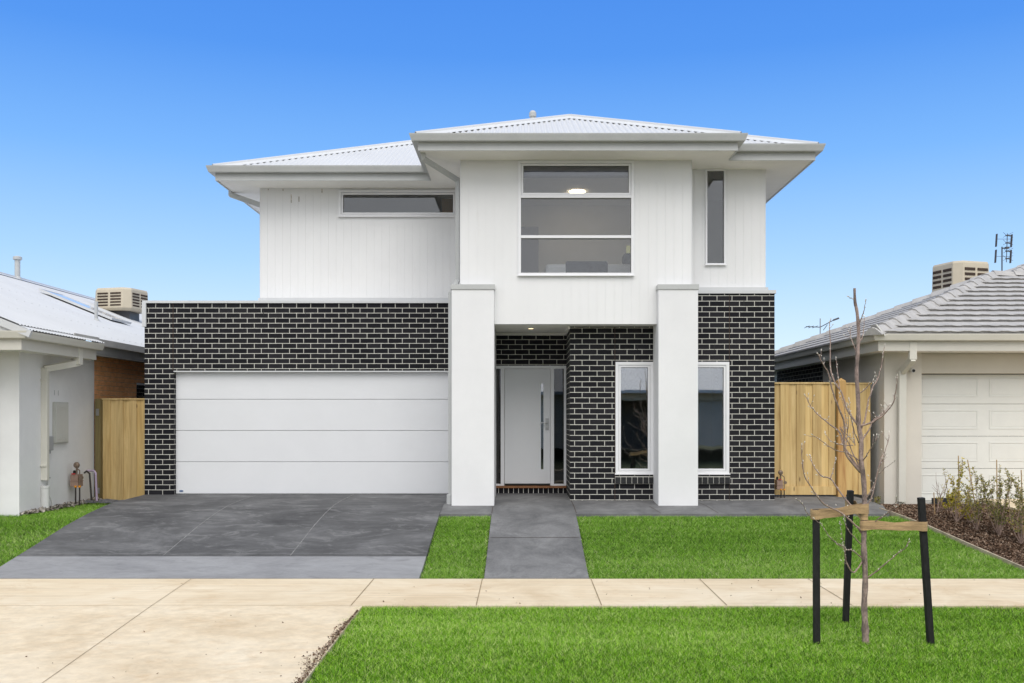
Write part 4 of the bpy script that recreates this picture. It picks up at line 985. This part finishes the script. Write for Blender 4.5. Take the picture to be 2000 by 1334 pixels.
mb = MB().box(5.70, 19, 14.92, YN, ZR-.255, ZR-.25); mb.box(5.70, XN, YN, 22.3, ZR-.255, ZR-.25); mb.build('soffit', M['soffit'], RH)
mb = MB().sweep([(7.0, 31), (7.0, 22.4)], [(o, z+ZR-.085) for o, z in GUT]); mb.build('rear_gutter', M['cream'], RH)
mb = MB(); mb.obox((5.66, 14.86, ZR+.06), (.012, 0, .0), (.0, .12, .0), (-.07, 0, .09)); mb.build('gutter_end_flap', M['pvc'], RH)
xd = PX(1760.5, 15.36)
rpipe([(PX(1779,15.0), 14.93, 2.50), (PX(1779,15.0), 14.94, 2.26), (xd, 15.33, 2.07), (xd, 15.355, -.05)], .058, .038, M['cream'], 'downpipe', RH)
rpipe([(7.08, 22.6, 2.4), (7.12, 22.6, -.1)], .05, .035, M['pvc'], 'downpipe', RH)
mb = MB().tube([(PX(1783,15.3), 15.36, 2.10), (PX(1786,15.2), 15.24, 2.08)], [.035, .033], 12); mb.build('security_camera', M['pvc'], RH); 
MB().lathe((PX(1786.5,15.2), 15.235, 2.08), [(.026, 0), (.02, .006)], 12, 'y').build('camera_lens', M['rubber'], RH)
cy2 = 21.6
cooler('evaporative_cooler', PX(1876,cy2), cy2, PZ(560,cy2)-.26, 1.04, .98, .78, R(17), 'beige box cooler with dark louvres behind the grey tiled hip at the right')
# antennas
ya = 18.68; xa = PX(1957, ya); za = PZ(532, ya)
an = empty('tv_antenna', (xa, ya, za), 'dark phased array television antenna on a mast above the tiled ridge', 'antenna', 'television antennas on the right roofs')
MB().tube([(xa, ya, za-.1), (xa, ya, PZ(482,ya))], .013, 8).build('mast', M['pole'], an)
xm = PX(1963,ya); mb = MB().tube([(xm, ya-.05, PZ(513,ya)), (xm+.02, ya-.05, PZ(457,ya))], .008, 6); mb.tube([(xa, ya, PZ(485,ya)), (xm, ya-.05, PZ(485,ya))], .012, 6)
for py_ in (461, 475.5, 491.5, 506):
    z = PZ(py_, ya); mb.tube([(xm-.02, ya-.05, z), (xm+.07, ya-.08, z-.005)], .012, 6)
    for sx in (-.1, .1):
        for sz in (-.05, .05): mb.tube([(xm, ya-.06, z), (xm+sx, ya-.12, z+sz)], .0035, 5)
mb.box(xm-.03, xm+.04, ya-.1, ya-.04, PZ(485,ya)-.02, PZ(485,ya)+.015)
mb.build('dipoles', M['pole'], an)
mb = MB()
for px_, a, b in ((1948.5, 456, 481), (1947, 487, 512.5), (1978, 457, 482), (1976.5, 487.5, 513)):
    for q in (0, .018, -.018): mb.tube([(PX(px_,ya)-.008, ya+.05+q, PZ(b,ya)), (PX(px_,ya)+.008, ya+.05+q, PZ(a,ya))], .011, 5)
mb.build('reflector', M['pole'], an)
mb = MB()
for py_ in (466, 500): mb.tube([(PX(1948,ya), ya+.05, PZ(py_,ya)), (PX(1977,ya), ya+.05, PZ(py_,ya))], .004, 5)
mb.build('cross_bar', M['pole'], an)
ya = 22.0; za = PZ(650, ya)
an2 = empty('tv_antenna', (PX(1602,ya), ya, za), 'small grey yagi antenna with a slanting boom over the far end of the tiled roof', 'antenna', 'television antennas on the right roofs')
MB().tube([(PX(1602,ya), ya, za-.25), (PX(1602,ya), ya, PZ(622,ya))], .012, 6).build('mast', M['steel'], an2)
mb = MB().tube([(PX(1574,ya), ya, PZ(638,ya)), (PX(1602,ya), ya, PZ(639,ya)), (PX(1630,ya), ya-.2, PZ(623,ya))], .010, 6)
for t in (1576, 1584, 1592): mb.tube([(PX(t,ya), ya-.2, PZ(638,ya)), (PX(t,ya), ya+.2, PZ(639,ya))], .006, 5)
mb.tube([(PX(1622,ya), ya-.2, PZ(627,ya)), (PX(1633,ya), ya-.2, PZ(623,ya))], .02, 6); mb.tube([(PX(1608,ya), ya, PZ(645,ya)), (PX(1616,ya), ya, PZ(634,ya))], .008, 5)
mb.build('boom', M['pole'], an2)

# ------------------------------------------------------------------ YOUNG STREET TREE
TY = 8.17
TR = empty('young_tree', (PX(1690,TY), TY, P(TY)), 'bare young tree with pale buds tied between three black stakes on the nature strip', 'tree')
def tp(px_, py_, dy=0): return Vector((PX(px_, TY+dy), TY+dy, PZ(py_, TY+dy)))
def smooth_path(pts, k=4):
    out = []
    for i in range(len(pts)-1):
        p0 = pts[max(i-1,0)]; p1 = pts[i]; p2 = pts[i+1]; p3 = pts[min(i+2, len(pts)-1)]
        for j in range(k):
            t = j/k; out.append(.5*((2*p1)+(-p0+p2)*t+(2*p0-5*p1+4*p2-p3)*t*t+(-p0+3*p1-3*p2+p3)*t*t*t))
    out.append(pts[-1]); return out
trunk = [(1691,1262),(1690,1230),(1688,1180),(1690,1130),(1687,1060),(1689,1000),(1687,940),(1682,900),(1682,860),(1677,830),(1676,780),(1673,730),(1675,690),(1677,650),(1674,610),(1670,590),(1669,563)]
tr_ = [7.6,6.3,5.7,5.4,5.1,4.9,4.7,4.5,4.3,4.2,4.0,3.9,3.7,3.4,3.1,2.8,2.4]
pts = [tp(*p) for p in trunk]; sp_ = smooth_path(pts, 4)
mb = MB(); rad = []
for i, p in enumerate(sp_):
    t = i/4; a = int(t); b = min(a+1, len(tr_)-1); r_ = (tr_[a]+(tr_[b]-tr_[a])*(t-a))*TY/F
    rad.append(r_*(1+.07*math.sin(i*1.9)+(.16 if i % 11 == 4 else 0)))
mb.tube(sp_, rad, 12); mb.build('trunk', M['bark'], TR, smooth=True)
BR = [ # main limbs as photo points, with depth bend
 ([(1680,922),(1650,880),(1650,830),(1637,795),(1625,760),(1617,728),(1608,712),(1598,692)], -.25, 3.0),
 ([(1675,830),(1655,800),(1645,770),(1630,745),(1622,720),(1622,680),(1620,640),(1622,625)], .2, 2.6),
 ([(1680,918),(1650,875),(1640,845),(1622,830),(1600,812),(1585,795),(1573,773)], .3, 2.7),
 ([(1675,832),(1700,826),(1720,815),(1735,800),(1745,785),(1750,760),(1752,735)], -.2, 2.6),
 ([(1682,862),(1697,840),(1705,822),(1726,805),(1738,790)], .15, 2.2),
 ([(1680,845),(1690,815),(1697,780),(1705,755),(1715,740),(1722,710),(1728,675)], .25, 2.3),
 ([(1665,862),(1655,850),(1640,835),(1655,860),(1668,890),(1680,915)][::-1], .1, 1.7),
 ([(1675,770),(1690,760),(1700,748),(1708,745)], -.1, 1.5),
 ([(1676,640),(1683,620),(1688,605),(1691,588)], -.1, 1.5),
 ([(1670,587),(1664,583),(1658,580)], .0, 1.3),
 ([(1674,690),(1665,670),(1661,655),(1662,640)], .1, 1.6),
 ([(1676,672),(1684,660),(1687,640),(1688,620)], .1, 1.5),
 ([(1686,1010),(1660,985),(1640,960),(1622,935),(1605,930),(1592,915),(1585,900),(1582,890)], .3, 2.5),
 ([(1686,1040),(1665,1020),(1640,1000),(1610,985),(1590,960),(1572,930),(1567,905),(1566,870)], -.25, 2.5),
 ([(1622,935),(1628,915),(1632,895)], .3, 1.4),
 ([(1685,985),(1700,960),(1712,935),(1718,910),(1730,888)], -.15, 2.0),
 ([(1690,990),(1703,970),(1710,940),(1720,900),(1727,885),(1735,860),(1736,845)], .2, 2.0),
 ([(1718,925),(1728,915),(1738,908),(1748,900)], -.1, 1.0),
 ([(1682,905),(1692,890),(1700,878),(1708,865),(1715,852)], -.2, 1.6),
 ([(1694,1130),(1715,1113),(1735,1096),(1755,1080),(1768,1070),(1775,1060)], -.2, 1.9),
 ([(1686,1095),(1668,1118),(1656,1105),(1650,1085),(1650,1070),(1630,1058),(1618,1045),(1608,1030),(1602,1022)][::1], -.3, 2.0),
 ([(1684,1090),(1665,1075),(1650,1073),(1632,1060)], -.1, 1.8),
 ([(1684,1065),(1665,1045),(1652,1028),(1650,1018)], -.2, 1.6),
 ([(1683,1042),(1665,1020),(1652,1008),(1640,1000)], .1, 1.6),
 ([(1587,1012),(1575,1000),(1568,985),(1556,975)], -.3, 1.1),
 ([(1650,1072),(1645,1050),(1643,1035),(1641,1022)], -.1, .9),
 ([(1692,1028),(1715,1015),(1735,1000),(1750,978),(1751,970)], -.3, 1.4),
 ([(1715,1013),(1735,1002),(1755,988),(1765,981)], -.3, 1.2),
 ([(1677,865),(1668,840),(1662,815),(1655,790)], -.2, 1.5),
 ([(1650,880),(1655,850),(1652,820),(1648,790),(1640,770)], .1, 1.4),
 ([(1672,730),(1660,765),(1654,790),(1640,760),(1636,730),(1633,700)][3:], .2, 1.3),
 ([(1666,870),(1640,868),(1620,860),(1612,845)], .2, 1.3),
 ([(1680,900),(1655,885),(1630,878),(1605,862),(1588,850)], -.1, 1.7),
 ([(1655,845),(1657,820),(1654,795)], -.1, 1.2),
 ([(1670,870),(1667,850),(1665,825),(1660,800),(1658,780)], .15, 1.3),
]
mb = MB(); bm_ = MB(); rnd = random.Random(3)
def bud(mb, p, d, s=1):
    d = d.normalized(); mb.tube([p, p+d*.005*s, p+d*.011*s, p+d*.019*s], [.0012*s, .0036*s, .0034*s, .0006*s], 6)
for pts_, dy, r0 in BR:
    n = len(pts_); P3 = [tp(x, y, dy*(i/(n-1))) for i, (x, y) in enumerate(pts_)]
    S = smooth_path(P3, 4)
    S = [q+Vector((rnd.uniform(-1,1), rnd.uniform(-1,1), rnd.uniform(-1,1)))*.003 if 0 < i < len(S)-1 else q for i, q in enumerate(S)]
    rr = [max(.0014, .8*r0*TY/F*(1-.68*i/(len(S)-1))) for i in range(len(S))]
    mb.tube(S, rr, 7)
    for i in range(3, len(S)):
        if rnd.random() < .75:
            d = (S[i]-S[i-1]).normalized(); sd = Vector((rnd.uniform(-1,1), rnd.uniform(-1,1), rnd.uniform(-.2,1))).normalized()
            q = S[i-1].lerp(S[i], rnd.random())
            if rnd.random() < .30 and i > 5 and r0 > 1.5:      # short spur with a bud on its tip
                L = rnd.uniform(.03, .10); e = q+(d*.6+sd*.8).normalized()*L; m_ = (q+e)/2+Vector((0,0,-.004))
                mb.tube([q, m_, e], [.0022, .0018, .0012], 5); bud(bm_, e, e-m_, 1.15)
                if rnd.random() < .5: bud(bm_, m_, sd, .9)
            else: bud(bm_, q, d+sd, 1.0)
    bud(bm_, S[-1], S[-1]-S[-2], 1.3)
mb.build('branches', M['twig'], TR, smooth=True); tag(bm_.build('buds', M['bud'], TR, smooth=True), None, kind='stuff')
# stakes and ties
def stake(b, t, Yb, Yt, label, w=.026):
    a = Vector((PX(b[0],Yb), Yb, PZ(b[1],Yb))); a.z = P(Yb)-.12; e = Vector((PX(t[0],Yt), Yt, PZ(t[1],Yt)))
    d = (e-a).normalized(); u = d.cross(Vector((0,1,0))).normalized(); v = u.cross(d); mb = MB(); mb.obox((a+e)/2, u*w, v*w, d*((e-a).length/2))
    return tag(mb.build('tree_stake', M['stake'], bevel=.003), label, 'stake', 'black stakes around the young tree'), a, e
s1, a1, e1 = stake((1595,1248), (1594,995), 8.15, 8.15, 'upright black stake left of the young tree trunk', .026)
s2, a2, e2 = stake((1651,1208), (1661,958), 8.93, 8.80, 'rear black stake standing behind the young tree trunk nearest the footpath', .026)
s3, a3, e3 = stake((1819,1256), (1799,972), 8.12, 8.05, 'black stake leaning inward at the right of the young tree', .026)
def tie(pa, ra, pb, rb, z0a, z0b, h, label):
    """hessian band looped round two uprights"""
    pa, pb = Vector(pa), Vector(pb); d = (pb-pa); d.z = 0; d.normalize(); sd = Vector((-d.y, d.x, 0)); path = []
    for k in range(9): an = math.pi/2+math.pi*k/8; path.append((pa+(d*math.cos(an)+sd*math.sin(an))*ra, 0))
    for k in range(1, 8):
        t = k/8; path.append((pa.lerp(pb, t)-sd*(ra+(rb-ra)*t)*(1-.25*math.sin(math.pi*t)), t))
    for k in range(9): an = -math.pi/2+math.pi*k/8; path.append((pb+(d*math.cos(an)+sd*math.sin(an))*rb, 1))
    for k in range(1, 8):
        t = 1-k/8; path.append((pa.lerp(pb, t)+sd*(ra+(rb-ra)*t)*(1-.3*math.sin(math.pi*t)), t))
    mb = MB(); n = len(path); th = .0025
    for side in (0, 1):
        for p, t in path:
            z = z0a+(z0b-z0a)*t; pin = 1-.22*math.sin(math.pi*t); tw = .006*math.sin(t*9+side)
            for q in (-1, 0, 1):
                cen = (pa.lerp(pb, t)); o_ = (p-cen); o_.z = 0; o_ = o_.normalized() if o_.length > 1e-6 else sd
                mb.v.append((p.x+o_.x*th*side, p.y+o_.y*th*side, z+q*h*.5*pin+tw)); mb.var.append(.5)
    for side in (0, 1):
        for k in range(n):
            for q in (0, 1):
                a = side*n*3+k*3+q; b = side*n*3+((k+1) % n)*3+q; mb.f.append((a, b, b+1, a+1))
    for k in range(n):
        for q in (0, 2):
            a = k*3+q; b = ((k+1) % n)*3+q; mb.f.append((a, b, b+n*3, a+n*3))
    return tag(mb.build('tree_tie', M['tie'], smooth=False), label, 'tie', 'hessian ties holding the young tree')
tk = lambda py_: tp(1688, py_)
tie((e1.x, e1.y, 0), .047, (tk(995).x, TY, 0), .036, PZ(1005,TY), PZ(993,TY), .082, 'tan hessian tie from the left stake to the trunk')
tie((e3.x+.006, e3.y, 0), .044, (tk(1025).x, TY, 0), .036, PZ(1025,TY), PZ(1026,TY), .078, 'tan hessian tie from the right stake to the trunk')
tie((e2.x, e2.y, 0), .047, (tk(1008).x, TY, 0), .030, PZ(985,8.8), PZ(1008,TY), .06, 'tan hessian tie from the rear stake to the trunk')
# the pink soil flare and a scrap of pale litter at the trunk foot is only grass here

# ------------------------------------------------------------------ SHRUBS
def gz(Y): return P(Y) if Y < 13.9 else -.10
def shrub(x, y, h, w, nst, nleaf, label, mat='leafg', seed=0, leaf=.026, bare=False):
    r = random.Random(seed); z0 = gz(y)-.02
    e = empty('shrub', (x, y, z0), label, 'shrub', 'young shrubs in the bark mulch bed'); st = MB(); lf = MB(); nleaf = int(nleaf*1.35); leaf *= 1.0
    for i in range(nst):
        a = r.uniform(0, 2*math.pi); hh = h*r.uniform(.55, 1.0) if i else h; sp = w*r.uniform(.25, 1)*(1 if i else .15)
        pts_ = []; bend = r.uniform(-.04, .04)
        for k in range(8):
            t = k/7; pts_.append(Vector((x+math.cos(a)*sp*t**.8+bend*math.sin(t*5), y+math.sin(a)*sp*t**.8, z0+hh*t)))
        st.tube(pts_, [.007*(1-.75*k/7) for k in range(8)], 5)
        side = []
        for q in range(4 if not bare else 2):
            k = r.randint(2, 6); b = pts_[k]; d = Vector((r.uniform(-1,1), r.uniform(-1,1), r.uniform(.4,1.2))).normalized(); L = r.uniform(.06, .18)*(h/.7)
            ps = [b, b+d*L*.5, b+d*L+Vector((0,0,.02))]; st.tube(ps, [.0035,.0028,.0015], 4); side.append(ps)
        if bare: continue
        for j in range(nleaf//nst):
            if r.random() < .5 and side: s_ = r.choice(side); u = r.random(); p = s_[0].lerp(s_[-1], u)
            else: t = r.uniform(.12, 1)**.8*7; k = min(6, int(t)); p = pts_[k].lerp(pts_[k+1], t-k)
            d = Vector((r.gauss(0,1), r.gauss(0,1), r.uniform(-.1,1.3))).normalized(); L = leaf*r.uniform(.7, 1.5); s = d.cross(Vector((r.gauss(0,1), r.gauss(0,1), r.gauss(0,1)))).normalized()*L*.27
            n_ = d.cross(s).normalized()*L*.12; v = min(1, max(0, r.gauss(.38, .2)+.25*((p.z-z0)/h-.5)))
            b = p+d*.004; i0 = len(lf.v)
            lf.v += [tuple(b), tuple(b+d*L*.5+s+n_), tuple(b+d*L), tuple(b+d*L*.5-s+n_)]; lf.var += [v]*4; lf.f.append((i0, i0+1, i0+2, i0+3))
    st.build('stems', M['twig'], e)
    if lf.v: lf.build('foliage', M[mat], e)
    return e
def cane(px0, py0, px1, py1, Y, label):
    a = Vector((PX(px0,Y), Y, gz(Y)-.05)); b = Vector((PX(px1,Y), Y+.02, PZ(py1,Y)))
    return tag(MB().tube([a, (a+b)/2, b], [.008,.0075,.007], 7).build('garden_cane', M['bamboo']), label, 'cane', 'thin canes staking the young shrubs')
shrub(PX(1829,13.9), 13.9, .62, .30, 5, 0, 'bare dark twiggy shrub at the left end of the bark mulch bed', seed=1, bare=True)
shrub(PX(1868,13.4), 13.4, .92, .30, 7, 520, 'tall yellow-tipped shrub beside an upright cane, second from the downpipe', seed=2, mat='leafy', leaf=.030)
shrub(PX(1908,13.0), 13.0, .74, .30, 8, 620, 'loose olive shrub beside the leaning cane in the mulch bed', seed=3)
shrub(PX(1952,12.75), 12.75, .98, .26, 9, 1250, 'bushy dark olive shrub, the largest wholly in view in the mulch bed', seed=4)
shrub(PX(1994,12.4), 12.4, .86, .26, 8, 1000, 'dark olive shrub cut by the right edge of the picture', seed=5)
shrub(PX(1856,14.2), 14.2, .30, .34, 7, 480, 'low yellow green plant at the foot of the beige garage wall', seed=6, mat='leafy', leaf=.032)
shrub(PX(1880,13.55), 13.35, .32, .22, 5, 300, 'small bright yellow plant between two canes in the mulch bed', seed=8, mat='leafy', leaf=.03)
shrub(PX(1716,14.6), 14.75, .16, .15, 4, 120, 'tiny green weed at the corner of the beige wall', seed=9)
cane(1826, 1000, 1825, 962, 13.8, 'short stubby cane beside the bare twiggy shrub')
cane(1874, 1010, 1873, 890, 13.5, 'upright cane beside the yellow-tipped shrub')
cane(1912, 1030, 1891, 898, 13.2, 'cane leaning left beside the loose olive shrub')
cane(1948, 1020, 1948, 898, 13.1, 'upright cane behind the bushy dark olive shrub')
cane(1999, 1045, 1996, 918, 12.7, 'cane beside the shrub at the right edge of the picture')

# ------------------------------------------------------------------ HOUSE ACROSS THE STREET (seen in the glass)
OH = empty('opposite_house', (6, -14, -.13), 'pale house across the street, seen only reflected in the lower windows', 'house')
oy = -13.2
mb = MB(); mb.box(-6, 3.6, oy-.3, oy, -.2, 2.5); mb.box(6.9, 7.4, oy-.3, oy, -.2, 2.5); mb.box(12.4, 14, oy-.3, oy, -.2, 2.5); mb.box(3.6, 14, oy-.3, oy, 2.1, 2.5); mb.box(-6, 14, oy-9, oy-8.8, -.2, 2.5); mb.build('wall', M['oppo'], OH)
MB().box(3.6, 6.9, oy-1.6, oy-1.5, -.2, 2.1).build('porch_recess', M['oppodark'], OH)
mb = MB()
for k in range(4): mb.box(7.4, 12.4, oy-.15, oy-.1, k*.52+.0, k*.52+.51)
mb.build('garage_door', plain('opposite_garage', (.52, .46, .37), .6, var=.03), OH)
mb = MB(); corr_roof(mb, -6.6, 14.6, oy-9.6, oy+.6, 2.55, .40, 'FLRB', amp=.008, step=4); mb.build('roof', M['roofw'], OH)
mb = MB().box(-6.6, 14.6, oy+.5, oy+.62, 2.4, 2.55); mb.box(-6.6, 14.6, oy, oy+.5, 2.42, 2.44); mb.build('gutter', M['gut'], OH)

# ------------------------------------------------------------------ SKY, SUN, CAMERA
w = bpy.data.worlds.new('World'); sc.world = w; w.use_nodes = True; nt = w.node_tree; nt.nodes.clear()
SE, SR = 50, 172
out = _n(nt, 'ShaderNodeOutputWorld'); bg = _n(nt, 'ShaderNodeBackground'); bg.inputs[1].default_value = 1.0
sky = _n(nt, 'ShaderNodeTexSky'); sky.sky_type = 'NISHITA'; sky.sun_disc = False; sky.sun_elevation = R(SE); sky.sun_rotation = R(SR)
tc = _n(nt, 'ShaderNodeTexCoord'); sep = _n(nt, 'ShaderNodeSeparateXYZ'); nt.links.new(tc.outputs['Generated'], sep.inputs[0])
ramp = _ramp(nt, sep.outputs['Z'], [(0.0, (.64,.75,.83)), (.07, (.53,.68,.83)), (.16, (.32,.53,.81)), (.26, (.15,.37,.77)), (.36, (.062,.24,.70)), (.46, (.040,.19,.65)), (.75, (.6,.68,.82)), (1.0, (.9,.92,.95))])
# bright thin cloud over the street behind the photographer
yr_ = _n(nt, 'ShaderNodeMapRange'); yr_.inputs[1].default_value = .25; yr_.inputs[2].default_value = -.35; nt.links.new(sep.outputs['Y'], yr_.inputs[0])
cn = _noise(nt, 2.2, 5, .6, tc.outputs['Generated']); cr = _ramp(nt, cn.outputs[0], [(.3, (.74,.77,.83)), (.7, (1.0, 1.0, 1.0))])
c_ = _mix(nt, ramp.outputs[0], cr.outputs[0], yr_.outputs[0])
sk = _n(nt, 'ShaderNodeVectorMath', operation='SCALE'); sk.inputs['Scale'].default_value = .012; nt.links.new(sky.outputs[0], sk.inputs[0])
c_ = _mix(nt, c_, sk.outputs[0], 1.0, 'ADD')
nt.links.new(c_, bg.inputs[0]); nt.links.new(bg.outputs[0], out.inputs[0])
sl = bpy.data.lights.new('sun', 'SUN'); sl.energy = 1.5; sl.angle = R(48); sl.color = (1, .965, .91)
so = bpy.data.objects.new('sun', sl); COL.objects.link(so)
az = R(SR); d = Vector((math.sin(az)*math.cos(R(SE)), math.cos(az)*math.cos(R(SE)), math.sin(R(SE))))   # towards the sun: behind and left of the camera
so.rotation_euler = (-d).to_track_quat('-Z', 'Y').to_euler()
so.location = (-3, -5, 12)
cam = bpy.data.cameras.new('camera'); co = bpy.data.objects.new('camera', cam); COL.objects.link(co); sc.camera = co
co.location = (0, 0, CZ); co.rotation_euler = (R(90), 0, 0); cam.sensor_width = 36; cam.lens = F/2000*36
cam.shift_x = -(VX-1000)/2000; cam.shift_y = (VY-667)/2000; cam.clip_end = 2000; cam.clip_start = .05
sc.view_settings.view_transform = 'Standard'; sc.view_settings.look = 'None'; sc.view_settings.exposure = .28; sc.view_settings.gamma = 1
for o in bpy.data.objects:
    if '_off' in o: del o['_off']
